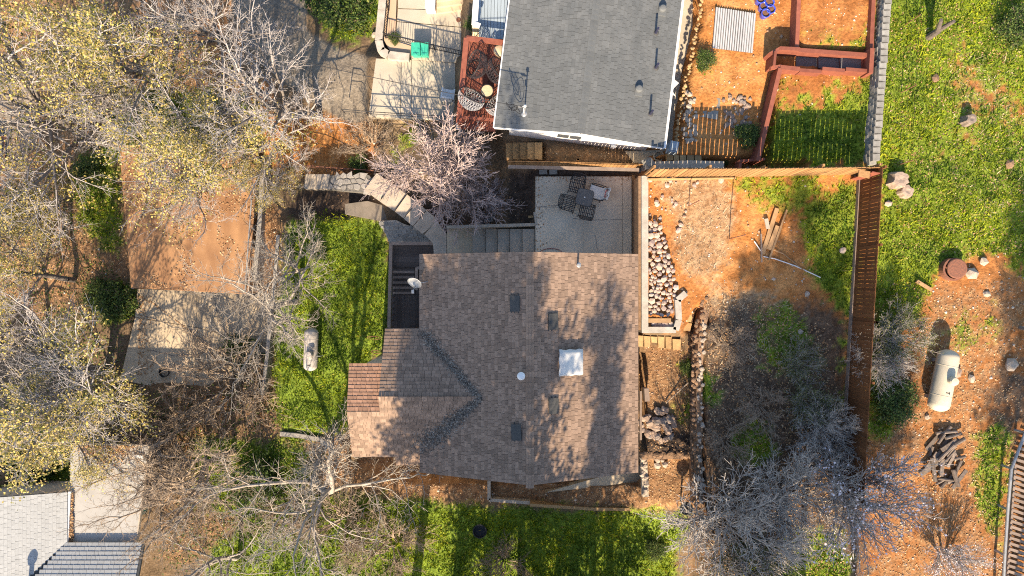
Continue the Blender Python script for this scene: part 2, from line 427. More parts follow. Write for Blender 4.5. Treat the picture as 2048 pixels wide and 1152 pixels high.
def G(px, py, dz=0.0):            # the ground point of a plan position
    z = -1.0
    for _ in range(14):
        p = W(px, py, z); z = .4 * z + .6 * float(gz(p.x, p.y))
    p = W(px, py, z); p.z += dz
    return p

def zone(polys, k=4):
    a = np.zeros(_gx.shape)
    for p, w in polys: a[pmask(p)] = w
    return blur(a, k)

Z_ORANGE = zone([([(1283, -700), (3000, -700), (3000, 2000), (1395, 2000), (1395, 660), (1283, 660)], 1.0),
    ([(500, 235), (740, 240), (780, 300), (760, 345), (600, 345), (520, 320)], 1.0), ([(355, 0), (470, 0), (460, 120), (400, 100)], .8), ([(400, 130), (560, 160), (540, 220), (420, 200)], .75)])
Z_BRIGHT = zone([([(1345, -300), (1545, -300), (1540, 330), (1345, 330)], 1.0), ([(1470, 380), (1560, 400), (1600, 480), (1610, 560), (1560, 640), (1440, 600), (1460, 470)], .9),
    ([(1640, 370), (1700, 360), (1690, 450), (1660, 470)], .7), ([(1840, 760), (2000, 620), (2048, 600), (2000, 800), (1960, 1000), (1860, 1152), (1850, 900)], .3), ([(540, 250), (720, 250), (740, 330), (600, 335)], .8)])
Z_LITTER = zone([([(640, 860), (720, 830), (850, 930), (990, 970), (990, 1012), (830, 1000), (650, 970)], 1), ([(985, 960), (1385, 900), (1392, 1024), (985, 1012)], 1),
    ([(1276, 690), (1392, 690), (1392, 1015), (1276, 1015)], .9), ([(500, 380), (565, 430), (550, 640), (495, 600)], 1), ([(-300, -300), (480, -300), (500, 300), (300, 560), (-300, 800)], .65),
    ([(1400, 600), (1560, 600), (1650, 650), (1690, 920), (1400, 950)], 1.0), ([(1400, 930), (1700, 930), (1700, 1300), (1400, 1300)], .7), ([(230, 700), (560, 780), (640, 900), (600, 1000), (330, 1152), (250, 900)], .45),
    ([(930, 330), (1015, 330), (1015, 455), (900, 450)], .5), ([(1010, 283), (1260, 290), (1280, 322), (1010, 320)], .6), ([(1760, 560), (2060, 560), (2060, 1200), (1720, 1200), (1740, 880)], .62), ([(1770, 20), (2100, -50), (2100, 520), (1780, 520)], .5)])
Z_GREEN = zone([([(1768, -700), (3000, -700), (3000, 560), (2060, 560), (2010, 500), (1940, 505), (1880, 530), (1840, 600), (1755, 560), (1765, 380), (1752, 335)], 1.0),
    ([(565, 455), (620, 425), (762, 440), (778, 490), (780, 600), (765, 690), (725, 745), (706, 830), (690, 868), (600, 868), (560, 860), (548, 760), (550, 640), (562, 560)], 1.0),
    ([(640, 985), (830, 1005), (960, 1015), (1385, 1028), (1350, 1110), (1340, 1500), (300, 1500), (430, 1100), (560, 1000)], 1.0),
    ([(1625, 400), (1715, 352), (1712, 520), (1700, 640), (1655, 590), (1620, 520), (1605, 450)], .9), ([(1440, 352), (1640, 352), (1620, 420), (1560, 435), (1500, 395)], .62),
    ([(1755, 420), (1860, 520), (1850, 640), (1800, 640), (1790, 860), (1740, 890), (1745, 700)], .95), ([(1530, 250), (1560, 225), (1700, 215), (1715, 160), (1750, 150), (1752, 330), (1525, 330)], .85), ([(1535, 190), (1560, 150), (1700, 150), (1700, 215), (1540, 240)], .35),
    ([(1605, 20), (1625, 90), (1735, 100), (1738, 40), (1700, 80), (1640, 80)], .7), ([(395, 880), (610, 890), (625, 960), (560, 1040), (395, 1010)], .95), ([(230, 180), (500, 190), (510, 300), (300, 320), (200, 300)], .75),
    ([(155, 315), (240, 310), (240, 520), (150, 440)], .85), ([(-50, 880), (140, 900), (140, 970), (-50, 960)], 1), ([(1365, 705), (1388, 705), (1386, 760), (1362, 740)], .9), ([(1370, 790), (1388, 790), (1388, 850), (1345, 840)], .6), ([(1400, 730), (1430, 760), (1430, 830), (1400, 800)], .8),
    ([(1500, 620), (1600, 600), (1620, 700), (1560, 760), (1520, 720)], .6), ([(1460, 850), (1540, 850), (1560, 930), (1480, 930)], .75), ([(1690, 640), (1702, 640), (1690, 870), (1676, 870)], .9), ([(1960, 840), (2020, 860), (2000, 1100), (1950, 1000)], .8),
    ([(1480, 1080), (1690, 1060), (1700, 1200), (1480, 1200)], .75), ([(1880, 640), (1990, 600), (2000, 680), (1900, 720)], .35), ([(620, -300), (760, -300), (755, 60), (690, 90), (640, 40)], .9), ([(1390, 100), (1425, 100), (1425, 150), (1395, 160)], .5), ([(180, 560), (280, 570), (275, 640), (190, 640)], .8), ([(760, 300), (830, 240), (860, 260), (800, 350)], .5)])
Z_NOGREEN = zone([([(1895, 40), (1960, 100), (1965, 300), (1915, 310), (1900, 150)], .62), ([(1800, 100), (1850, 150), (1840, 190), (1800, 160)], .4), ([(1980, 380), (2060, 400), (2060, 440), (1990, 430)], .45), ([(1860, 260), (1890, 260), (1890, 330), (1860, 330)], .4), ([(1940, 190), (2000, 250), (2060, 330), (2060, 220), (1990, 130)], .6), ([(1870, 130), (1910, 130), (1910, 200), (1880, 200)], .35), ([(2010, 0), (2060, 0), (2060, 130)], .5), ([(560, 450), (600, 470), (600, 560), (560, 560)], .5)], 5)
Z_STRAW = zone([([(1297, 350), (1440, 350), (1480, 420), (1440, 540), (1380, 560), (1350, 500), (1360, 430)], 1), ([(1420, 560), (1600, 600), (1640, 740), (1420, 760)], .7), ([(1860, 100), (2048, 120), (2048, 500), (1900, 480)], .4),
    ([(560, 880), (640, 880), (640, 1000), (560, 1000)], .5), ([(660, 250), (830, 240), (830, 340), (760, 330)], .6)])
Z_IVY = zone([([(200, 180), (520, 190), (530, 310), (300, 330), (190, 310)], .9), ([(140, 310), (240, 310), (240, 520), (150, 460)], .8), ([(-100, 330), (150, 330), (230, 560), (200, 620), (-100, 620)], .5), ([(60, 0), (430, 0), (420, 180), (120, 200)], .45), ([(170, 550), (282, 565), (278, 650), (180, 650)], .9), ([(40, 600), (200, 640), (330, 780), (330, 880), (60, 900)], .8), ([(300, 760), (560, 780), (640, 900), (330, 900)], .6), ([(470, 640), (540, 660), (560, 760), (470, 770)], .8), ([(100, 200), (200, 220), (200, 280), (60, 260)], .4), ([(560, 430), (620, 430), (640, 500), (565, 520)], .5), ([(330, 880), (640, 900), (620, 1050), (330, 1152)], .85), ([(0, 880), (140, 890), (140, 980), (0, 960)], 1), ([(640, 980), (840, 1000), (820, 1152), (560, 1152)], .5)], 5)
Z_DUFF_SHADE = zone([([(1400, 640), (1480, 600), (1560, 610), (1640, 600), (1700, 640), (1690, 930), (1720, 950), (1740, 1200), (1400, 1200)], 1), ([(1800, 640), (1850, 640), (1840, 880), (1750, 900)], .6), ([(1960, 760), (2060, 700), (2060, 900), (1990, 930)], .8)], 6)
Z_ASPH = zone([([(735, 245), (735, 108), (690, 105), (610, 60), (640, -300), (430, -300), (470, 60), (560, 160), (690, 245)], 1), ([(-300, 90), (70, 120), (75, 290), (40, 330), (-300, 330)], 1), ([(170, 320), (210, 330), (210, 360), (170, 350)], 1)], 2)
Z_MULCH = zone([([(600, 380), (740, 385), (750, 415), (690, 440), (610, 445), (570, 430)], 1), ([(1015, 335), (1070, 345), (1070, 452), (1015, 452)], .85), ([(1060, 328), (1268, 330), (1268, 354), (1060, 354)], 1), ([(800, 395), (930, 400), (1010, 440), (905, 455)], .9), ([(1283, 870), (1388, 860), (1388, 905), (1283, 905)], .9)], 2)

def ground_cols(px, py, x, y):
    n1 = fbm(x, y, .7, 21); n2 = fbm(x, y, 2.6, 31); n3 = fbm(x, y, 7.0, 41, 3)
    def wgt(Z, sharp=.22, amt=.75):
        w = rsample(Z, px, py)
        return np.clip((w + (n2 - .5) * amt * 1.2 + (n3 - .5) * amt - .5) / sharp * .5 + .5, 0, 1) * np.clip(w * 6, 0, 1)
    c = np.zeros(px.shape + (3,)) + np.array((.15, .105, .065))
    c *= (.75 + .5 * n2)[..., None]
    def lay(w, a, b, n):
        nonlocal c
        k = n[..., None]; k = np.clip((k - .3) / .4, 0, 1)
        col = np.array(a) * (1 - k) + np.array(b) * k
        c = c * (1 - w[..., None]) + col * w[..., None]
    lay(wgt(Z_ORANGE), (.27, .105, .032), (.42, .18, .06), n2)
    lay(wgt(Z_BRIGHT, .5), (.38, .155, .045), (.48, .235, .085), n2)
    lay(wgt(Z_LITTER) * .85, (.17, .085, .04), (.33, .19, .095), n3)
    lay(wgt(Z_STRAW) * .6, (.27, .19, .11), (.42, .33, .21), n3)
    lay(wgt(Z_DUFF_SHADE) * .92, (.055, .040, .029), (.135, .096, .066), n3)  # dark litter, with tree shade painted into the ground colour
    lay(wgt(Z_ASPH, .1, .15), (.19, .16, .125), (.24, .205, .16), n2)
    g = np.clip(rsample(Z_GREEN, px, py) - rsample(Z_NOGREEN, px, py), 0, 1)
    wg = np.clip((g + (n2 - .5) * .9 + (n3 - .5) * .7 - .42) / .3 + .5, 0, 1) * np.clip(g * 6, 0, 1)
    lay(wg * .92, (.095, .15, .018), (.20, .28, .03), n3)
    lay(wgt(Z_MULCH, .15, .3), (.045, .032, .024), (.09, .065, .05), n3)
    return c

_n = len(XS); _m = len(YS)
_idx = np.arange(_n * _m).reshape(_m, _n)
_fc = np.stack([_idx[:-1, :-1], _idx[:-1, 1:], _idx[1:, 1:], _idx[1:, :-1]], -1).reshape(-1, 4)
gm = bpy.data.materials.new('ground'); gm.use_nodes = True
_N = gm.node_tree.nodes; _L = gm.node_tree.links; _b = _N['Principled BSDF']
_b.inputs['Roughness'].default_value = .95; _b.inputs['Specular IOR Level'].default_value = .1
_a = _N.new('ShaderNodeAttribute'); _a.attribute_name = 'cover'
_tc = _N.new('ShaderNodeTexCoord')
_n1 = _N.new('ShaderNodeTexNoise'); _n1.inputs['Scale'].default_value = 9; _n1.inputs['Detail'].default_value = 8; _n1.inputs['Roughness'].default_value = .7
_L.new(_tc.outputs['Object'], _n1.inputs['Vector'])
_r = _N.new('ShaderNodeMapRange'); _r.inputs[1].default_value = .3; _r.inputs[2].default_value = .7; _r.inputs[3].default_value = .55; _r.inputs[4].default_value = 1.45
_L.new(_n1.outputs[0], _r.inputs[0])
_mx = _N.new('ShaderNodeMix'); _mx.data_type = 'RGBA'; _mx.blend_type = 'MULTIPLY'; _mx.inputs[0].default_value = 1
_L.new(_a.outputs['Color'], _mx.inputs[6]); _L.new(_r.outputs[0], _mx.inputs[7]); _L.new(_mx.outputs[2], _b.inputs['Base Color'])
_bp = _N.new('ShaderNodeBump'); _bp.inputs['Strength'].default_value = .8; _bp.inputs['Distance'].default_value = .06
_L.new(_n1.outputs[0], _bp.inputs['Height']); _L.new(_bp.outputs[0], _b.inputs['Normal'])
gme = mesh_np('ground', np.stack([XX, YY, ZZ], -1).reshape(-1, 3), _fc, gm, True)
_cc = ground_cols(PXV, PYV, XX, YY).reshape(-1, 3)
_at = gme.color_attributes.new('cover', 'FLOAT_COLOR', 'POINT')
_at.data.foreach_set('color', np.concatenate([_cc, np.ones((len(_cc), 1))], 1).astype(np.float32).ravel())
tag(obj('ground', gme), kind='structure')
# ------------------------------------------------------------------ shingled roofs
SH_MESH = {}
def shingle_mesh(mat, w, L, t):
    key = (mat.name, round(w, 3), round(L, 3), t)
    if key not in SH_MESH:
        g = .006
        v = [(g, 0, .001), (w - g, 0, .001), (w - g, L, -.004), (g, L, -.004),
             (g, 0, t), (w - g, 0, t), (w - g, L, .0015), (g, L, .0015)]
        f = [(4, 5, 6, 7), (0, 1, 5, 4), (1, 2, 6, 5), (3, 0, 4, 7)]
        SH_MESH[key] = (v, f, mesh_of('shingle', v, f, mat))
    return SH_MESH[key]

def roof_plane(roof, O, U, V, poly, mat, expo=.14, widths=(.13, .17, .21, .26), t=.019, singles=0, rng=None, near=None, thick_var=0.0):
    """lay shingles course by course on the plane O + u U + v V (V runs up the slope), inside poly (u, v)"""
    rng = rng or RNG; O, U, V = Vector(O), Vector(U).normalized(), Vector(V).normalized(); Nn = U.cross(V).normalized()
    if Nn.z < 0: Nn = -Nn
    us = [p[0] for p in poly]; vs = [p[1] for p in poly]
    allp = []
    k = 0; v = min(vs)
    while v < max(vs) - .02:
        vm = v + expo / 2
        xs = []                                   # span of the course inside the polygon
        n = len(poly)
        for i in range(n):
            (u1, v1), (u2, v2) = poly[i], poly[(i + 1) % n]
            if (v1 > vm) != (v2 > vm): xs.append(u1 + (u2 - u1) * (vm - v1) / (v2 - v1))
        xs.sort()
        for a, b in zip(xs[::2], xs[1::2]):
            u = a; first = True
            while u < b - .04:
                w = rng.choice(widths)
                if first: w *= rng.choice((.5, .75, 1)); first = False
                w = min(w, b - u)
                if b - (u + w) < .09: w = b - u
                allp.append((u, v, round(w, 2) if w not in widths else w)); u += w
        v += expo; k += 1
    L = expo * 1.5
    M0 = Matrix((U, V, Nn)).transposed().to_4x4()
    if near is not None and singles:
        allp.sort(key=lambda q: (q[0] - near[0]) ** 2 + (q[1] - near[1]) ** 2)
    rest = MB(); off = wloc(roof)
    for i, (u, v, w) in enumerate(allp):
        sv, sf, sm = shingle_mesh(mat, max(w, .04), L, t)
        p = O + U * u + V * v + Nn * (.012 + rng.uniform(0, .002))
        if i < singles:
            inst('shingle', sm, Matrix.Translation(p) @ M0, roof)
        else:
            n = len(rest.v); tt = rng.uniform(0, thick_var)
            rest.v += [tuple(p + U * a + V * b + Nn * (c + (tt if j in (4, 5) else 0)) - off) for j, (a, b, c) in enumerate(sv)]
            rest.f += [tuple(q + n for q in f) for f in sf]
    if rest.v:
        o = obj('shingle', mesh_of('shingle', rest.v, rest.f, mat), roof); tag(o, kind='stuff')

# ---- brown house in the middle
EZ, RZ = 1.10, 2.85
XL, XR, XM = -3.626, 4.946, 0.66
YN, YS_ = 1.34, -7.27
house = thing('house', 'large brown shingled house with a side wing and a white covered skylight', 'house', ((XL + XR) / 2, (YN + YS_) / 2, -4.4))
wl = MB()
wl.prism([(XL + .35, YS_ + .35), (XR - .25, YS_ + .35), (XR - .25, YN - .35), (XL + .35, YN - .35)], -4.5, EZ - .12)
part('wall', wl, MAT['stucco'], house)
gb = MB()
for y in (YN - .36, YS_ + .36):
    gb.add([(XL + .3, y, EZ - .119), (XR - .2, y, EZ - .119), (XM, y, RZ - .2), (XL + .3, y - .02, EZ - .119), (XR - .2, y - .02, EZ - .119), (XM, y - .02, RZ - .2)],
           [(0, 1, 2), (5, 4, 3), (0, 3, 4, 1), (1, 4, 5, 2), (2, 5, 3, 0)])
part('gable', gb, MAT['stucco'], house)
rf = MB()
def slab3(mb, pts, t=.1):
    pts = [Vector(p) for p in pts]; n = len(pts)
    nr = (pts[1] - pts[0]).cross(pts[2] - pts[0]).normalized()
    if nr.z < 0: pts.reverse(); nr = -nr
    mb.add(pts + [p - nr * t for p in pts], [tuple(range(n)), tuple(range(2 * n - 1, n - 1, -1))] + [(i, n + i, n + (i + 1) % n, (i + 1) % n) for i in range(n)])
slab3(rf, [(XM, YS_, RZ), (XR, YS_, EZ), (XR, YN, EZ), (XM, YN, RZ)])
slab3(rf, [(XM, YN, RZ), (XL, YN, EZ), (XL, YS_, EZ), (XM, YS_, RZ)])
roof = part('roof', rf, MAT['underlay'], house)
HL = math.hypot(XM - XL, RZ - EZ); DEP = YN - YS_
# right plane: u runs south->north seen from the eave; V goes up toward the ridge
roof_plane(roof, (XR, YS_, EZ), (0, 1, 0), (XM - XR, 0, RZ - EZ), [(0, 0), (DEP, 0), (DEP, HL - .05), (0, HL - .05)], MAT['shingle_brown'], singles=140, near=(DEP * .62, HL * .62), thick_var=.006)
# left plane with the wing cut: valley apex and corners
AP = Vector((-1.214, -4.197, 2.084)); VN = -1.62; VS = -6.19
def uv_left(p): return (YN - p[1], math.hypot(p[0] - XL, p[2] - EZ) if p[2] > EZ else 0)
apu = uv_left(AP)
roof_plane(roof, (XL, YN, EZ), (0, -1, 0), (XM - XL, 0, RZ - EZ), [(0, 0), (YN - VN, 0), (apu[0], apu[1]), (YN - VS, 0), (DEP, 0), (DEP, HL - .05), (0, HL - .05)], MAT['shingle_brown'], singles=110, near=(1.6, HL * .5), thick_var=.006)
rc = [];
y = YN - .02
while y > YS_ + .1:
    v = [(-.15, 0, -.055), (0, 0, .02), (.15, 0, -.055), (.15, -.30, -.06), (0, -.30, .008), (-.15, -.30, -.06), (-.15, 0, -.075), (0, 0, 0), (.15, 0, -.075)]
    rc.append(y); y -= .2
cap = mesh_of('ridge_cap', v, [(0, 1, 4, 5), (1, 2, 3, 4), (6, 7, 1, 0), (7, 8, 2, 1)], MAT['shingle_brown'])
for y in rc: inst('ridge_cap', cap, Matrix.Translation((XM, y, RZ + .035)), roof)
# wing
WY = -4.197; WZ = 2.084
wing = MB()
slab3(wing, [(-5.07, WY, WZ), (-5.0, VN, EZ), (XL + .1, VN, EZ), (AP.x, AP.y, AP.z)])
slab3(wing, [(AP.x, AP.y, AP.z), (XL + .1, VS, EZ), (XL, -6.68, .855), (-6.345, -6.68, .855), (-6.345, -4.78, 1.80), (-5.07, -4.78, 1.80), (-5.07, WY, WZ)])
slab3(wing, [(-6.345, -4.78, 1.80), (-5.06, -4.78, 1.80), (-5.06, -2.94, 1.40), (-6.345, -2.94, 1.40)])
slab3(wing, [(-4.65, -6.68, .852), (XL + .1, -6.68, .852), (XL + .1, -7.08, .655), (-4.65, -7.08, .655)])
wroof = part('wing_roof', wing, MAT['underlay'], house)
S1 = math.hypot(WY - VN, WZ - EZ)
roof_plane(wroof, (XL, VN, EZ), (-1, 0, 0), (0, WY - VN, WZ - EZ), [(-.02, 0), (5.0 + XL, 0), (5.07 + XL, S1 - .04), (XL - AP.x, S1 - .04)], MAT['shingle_brown'], singles=30, near=(1, 1.5), thick_var=.006)
S2 = math.hypot(WY + 6.68, WZ - .855)
kf = S2 / (WY + 6.68)
roof_plane(wroof, (-6.345, -6.68, .855), (1, 0, 0), (0, WY + 6.68, WZ - .855), [(0, 0), (6.345 + XL + .02, 0), (6.345 + XL + .1, (6.68 + VS) * kf), (6.345 + AP.x, S2 - .04), (1.275, S2 - .04), (1.275, (6.68 - 4.78) * kf), (0, (6.68 - 4.78) * kf)], MAT['shingle_brown'], singles=30, near=(.8, .9), thick_var=.006)
roof_plane(wroof, (-4.65, -7.08, .655), (1, 0, 0), (0, .4, .197), [(0, 0), (4.65 + XL, 0), (4.65 + XL, .44), (0, .44)], MAT['shingle_brown'])
S3 = math.hypot(1.84, .40)
roof_plane(wroof, (-5.06, -2.94, 1.40), (-1, 0, 0), (0, -1.84, .40), [(0, 0), (1.285, 0), (1.285, S3 - .03), (0, S3 - .03)], MAT['shingle_sunlit'], t=.028, singles=40, near=(.6, .9))
ww = MB()
ww.prism([(-4.95, VN - .25), (XL + .36, VN - .25), (XL + .36, -6.4), (-4.95, -6.4)], -4.5, .80)
ww.prism([(-6.2, -3.2), (-4.951, -3.2), (-4.951, -6.45), (-6.2, -6.45)], -4.5, .80)
part('wing_wall', ww, MAT['stucco'], house)
# fascia boards along eaves
fb = MB()
for c_, s_ in (((XL - .012, (YN + VN) / 2, EZ - .06), (.03, YN - VN, .16)), ((XR + .012, (YN + YS_) / 2, EZ - .06), (.03, DEP, .16)), (((-5.0 + XL) / 2, VN + .012, EZ - .06), (5.0 + XL, .03, .14)), ((-5.5, -6.70, .80), (1.7, .03, .14))):
    fb = MB(); fb.box(c_, s_); part('fascia', fb, MAT['deck_rail'], house)
def roof_z(x, y):       # height of the main roof surface
    return RZ - (RZ - EZ) * abs(x - XM) / (XR - XM)
def on_roof(px, py, dz=0.0):
    z = 2.0
    for _ in range(12):
        p = W(px, py, z); z = roof_z(p.x, p.y)
    p = W(px, py, z); p.z += dz
    return p
SL = math.atan2(RZ - EZ, XR - XM)
for px, py, rz in ((1031, 607, 0), (1105, 643, .03), (1106, 811, 0), (1034, 864, .05)):
    c = on_roof(px, py, .02); s = 1 if c.x > XM else -1
    b = MB(); R = Matrix.Rotation(s * SL, 3, 'Y') @ Matrix.Rotation(rz, 3, 'Z')
    b.box(c + Vector((0, 0, .03)), (.34, .56, .06), 0, R)
    b.box(c + R @ Vector((0, 0, .07)) , (.38, .60, .02), 0, R)
    b.box(c + R @ Vector((0, 0, .0)), (.48, .72, .012), 0, R)
    part('roof_vent', b, MAT['vent'], house)
# covered skylight
c = on_roof(1139, 724, 0); R = Matrix.Rotation(SL, 3, 'Y')
b = MB(); b.box(c + R @ Vector((0, 0, .14)), (.86, .86, .26), 0, R)
sk = part('skylight', b, MAT['white'], house)
nx = 12; vs = []; fs = []
for j in range(nx + 1):
    for i in range(nx + 1):
        u = (i / nx - .5) * (1.0 + .02 * math.sin(j * 1.1)); v = (j / nx - .5) * (.98 + .03 * math.sin(i * 1.3 + 1))
        e = max(abs(u), abs(v)); h = .30 - max(0, e - .43) * 2.2 + .004 * math.sin(i * 2.3) * math.cos(j * 1.9)
        vs.append(c + R @ Vector((u, v, h)))
for j in range(nx):
    for i in range(nx): fs.append((j * (nx + 1) + i, j * (nx + 1) + i + 1, (j + 1) * (nx + 1) + i + 1, (j + 1) * (nx + 1) + i))
tag(solo('tarp', MB().add(vs, fs), MAT['white_cloth'], smooth=True), 'white cloth cover pulled over the square skylight on the brown roof', 'tarp')
c = on_roof(1042, 750, 0)
b = MB(); b.lathe(c - Vector((0, 0, .1)), [(.11, 0), (.11, .36), (.14, .36), (.15, .42), (.10, .47), (.02, .48)], 18)
part('flue_cap', b, MAT['white'], house, smooth=False)
c = on_roof(1155, 530, 0)
b = MB(); b.lathe(c - Vector((0, 0, .05)), [(.14, 0.04), (.05, .10), (.04, .12), (.04, .40), (.03, .40)], 12)
part('vent_pipe', b, MAT['steel'], house)
# satellite dish on the left eave
d0 = Vector((XL + .05, W(850, 566, EZ).y, EZ + .05))
dish = thing('satellite_dish', 'oval gray satellite dish fixed to the left eave of the brown roof', 'dish', d0)
b = MB(); b.tube(d0, d0 + Vector((-.05, 0, .35)), .025, n=8); b.tube(d0 + Vector((.3, .05, .1)), d0 + Vector((-.05, 0, .34)), .015, n=6); part('mast', b, MAT['steel'], dish)
ax = Vector((-.25, -.72, .62)).normalized()
b = MB(); b.lathe(d0 + Vector((-.16, .06, .46)), [(.02, 0), (.12, .012), (.21, .04), (.285, .08), (.29, .09), (.21, .052), (.12, .025), (.02, .013)], 24, ax); part('reflector', b, MAT['steel'], dish, smooth=True)
b = MB(); e = d0 + Vector((-.16, .06, .46)); b.tube(e + Vector((0, -.1, -.22)), e + ax * .52 + Vector((.06, 0, -.22)), .018, n=6); b.box(e + ax * .54 + Vector((.06, 0, -.2)), (.09, .14, .09)); part('feed_arm', b, MAT['steel'], dish)
# leaf debris in the two valleys
def debris(name, a, b_, w0, w1, n, label, seed):
    r = np.random.default_rng(seed); t = r.random(n) ** .9; w = w0 + (w1 - w0) * t
    ctr = np.array(a)[None] + (np.array(b_) - np.array(a))[None] * t[:, None]
    dx = r.normal(0, .42, n) * w; dy = r.normal(0, .42, n) * w
    P = ctr + np.stack([dx, dy, np.zeros(n)], 1)
    zm = RZ - (RZ - EZ) * np.abs(P[:, 0] - XM) / (XR - XM)
    zw = np.where(P[:, 1] > WY, WZ - (WZ - EZ) * (P[:, 1] - WY) / (VN - WY), WZ - (WZ - EZ) * (WY - P[:, 1]) / (WY - VS))
    P[:, 2] = np.maximum(zm, np.where(P[:, 0] < AP.x, zw, -9)) + r.random(n) * .05 + .02
    return leaves_at(name, P, r, .035, .11, MAT['debris'])
def leaves_at(name, P, r, w, L, mat, flat=.5, parent=None):
    n = len(P); a = r.random(n) * 2 * math.pi
    d = np.stack([np.cos(a), np.sin(a), r.normal(0, flat, n)], 1); d /= np.linalg.norm(d, axis=1)[:, None]
    up = np.stack([r.normal(0, flat, n), r.normal(0, flat, n), np.ones(n)], 1)
    s = np.cross(d, up); s /= np.linalg.norm(s, axis=1)[:, None] + 1e-9
    sc = r.uniform(.6, 1.25, n)[:, None]
    d = d * L / 2 * sc; s = s * w / 2 * sc
    v = np.stack([P - d, P + s - d * .1, P + d, P - s - d * .1], 1).reshape(-1, 3)
    f = np.arange(4 * n).reshape(n, 4)
    return mesh_np(name, v, f, mat)
for a, b_, w0, w1, n, lab, sd in (((XL + .1, VN - .1, 0), (AP.x, AP.y, 0), .34, .16, 1700, 'gray drift of dry needles in the upper roof valley of the brown house', 1),
                                  ((XL + .15, VS - .05, 0), (AP.x, AP.y, 0), .62, .12, 2500, 'wide gray drift of dry needles in the lower roof valley of the brown house', 2)):
    tag(obj('needle_drift', debris('needle_drift', a, b_, w0, w1, n, lab, sd)), lab, 'debris', kind='stuff')

# ---- gray house at the top
ga = Vector((math.sin(math.radians(7)), math.cos(math.radians(7)), 0)); gbv = Vector((ga.y, -ga.x, 0))
gL = Vector((-.70, 6.36, 1.0)); gR = gL + gbv * 6.74; gM = (gL + gR) / 2; gM.z = 1.72
LEN = 9.5
gh = thing('house', 'gray shingled house with a white gable wall and blue deck', 'house', Vector((gM.x, gM.y, -1.5)) + ga * 4.5)
b = MB()
slab3(b, [gM, gR, gR + ga * LEN, gM + ga * LEN]); slab3(b, [gM + ga * LEN, gL + ga * LEN, gL, gM])
groof = part('roof', b, MAT['underlay_gray'], gh)
GSL = (gM - gL).length
roof_plane(groof, gL + ga * LEN, -ga, gM - gL, [(0, 0), (LEN, 0), (LEN, GSL - .04), (0, GSL - .04)], MAT['shingle_gray'], expo=.145, widths=(.16, .22, .28), singles=150, near=(LEN - 1.8, GSL * .5), t=.015)
roof_plane(groof, gR, ga, gM - gR, [(0, 0), (LEN, 0), (LEN, GSL - .04), (0, GSL - .04)], MAT['shingle_gray'], expo=.145, widths=(.16, .22, .28), singles=150, near=(1.8, GSL * .5), t=.015)
v = [(-.15, 0, -.025), (0, 0, .02), (.15, 0, -.025), (.15, .30, -.03), (0, .30, .006), (-.15, .30, -.03), (-.15, 0, -.045), (0, 0, 0), (.15, 0, -.045)]
gcap = mesh_of('ridge_cap', v, [(5, 4, 1, 0), (4, 3, 2, 1), (0, 1, 7, 6), (1, 2, 8, 7)], MAT['shingle_gray'])
for i in range(int(LEN / .2)):
    inst('ridge_cap', gcap, Matrix.Translation(gM + ga * (i * .2) + Vector((0, 0, .03))) @ Matrix.Rotation(-math.radians(7), 4, 'Z'), groof)
b = MB()
i0 = .32
def gp(s, a, z): p = gL + gbv * s + ga * a; return Vector((p.x, p.y, z))
b.add([gp(.55, i0, -1.6), gp(6.4, i0, -1.6), gp(6.4, i0, .93), gp(3.37, i0, 1.56), gp(.55, i0, .93), gp(.55, LEN, -1.6), gp(6.4, LEN, -1.6), gp(6.4, LEN, .93), gp(3.37, LEN, 1.56), gp(.55, LEN, .93)],
      [(0, 1, 2, 3, 4), (9, 8, 7, 6, 5), (0, 5, 6, 1), (1, 6, 7, 2), (2, 7, 8, 3), (3, 8, 9, 4), (4, 9, 5, 0)])
part('wall', b, MAT['white'], gh)
b = MB()
b.beam(gL + gbv * -.03 + Vector((0, 0, -.05)), gL + ga * LEN + gbv * -.03 + Vector((0, 0, -.05)), .05, .14); part('gutter', b, MAT['white'], gh); b = MB()
b.beam(gR + gbv * .05 + Vector((0, 0, -.05)), gR + ga * LEN + gbv * .05 + Vector((0, 0, -.05)), .10, .12)
part('gutter', b, MAT['white'], gh)
b = MB(); b.beam(gL - ga * .015 + Vector((0, 0, -.09)), gM - ga * .015 + Vector((0, 0, -.09)), .03, .16); part('rake_board', b, MAT['white'], gh); b = MB(); b.beam(gM - ga * .015 + Vector((0, 0, -.09)), gR - ga * .015 + Vector((0, 0, -.09)), .03, .16)
part('rake_board', b, MAT['white'], gh)
wn = MB(); wn.beam(gp(2.5, i0 - .03, -.1), gp(3.6, i0 - .03, -.1), .09, .62); wf = part('window', wn, MAT['white'], gh)
pn = MB(); pn.beam(gp(2.56, i0 - .08, -.1), gp(3.03, i0 - .08, -.1), .03, .5); pn.beam(gp(3.07, i0 - .08, -.1), gp(3.54, i0 - .08, -.1), .03, .5); part('pane', pn, MAT['glass'], wf)
wn = MB(); wn.beam(gp(.9, i0 - .05, .35), gp(1.35, i0 - .05, .35), .12, .2); part('utility_box', wn, MAT['white'], gh); wn = MB(); wn.beam(gp(4.9, i0 - .06, -1.0), gp(5.1, i0 - .06, -1.0), .14, .3); part('utility_box', wn, MAT['white'], gh)
def on_gray(px, py):
    z = 1.3
    for _ in range(10):
        p = W(px, py, z); s = (p - gL).dot(gbv); z = 1.72 - .72 * abs(s - 3.37) / 3.37
    return W(px, py, z)
for px, py in ((1324, 22), (1277, 182)):
    c = on_gray(px, py); b = MB(); b.box(c + Vector((0, 0, .04)), (.30, .42, .08), -math.radians(7)); b.lathe(c + Vector((0, .06, .05)), [(.15, 0), (.15, .12), (.10, .17), (.02, .18)], 14)
    part('roof_vent', b, MAT['shingle_gray'], gh)
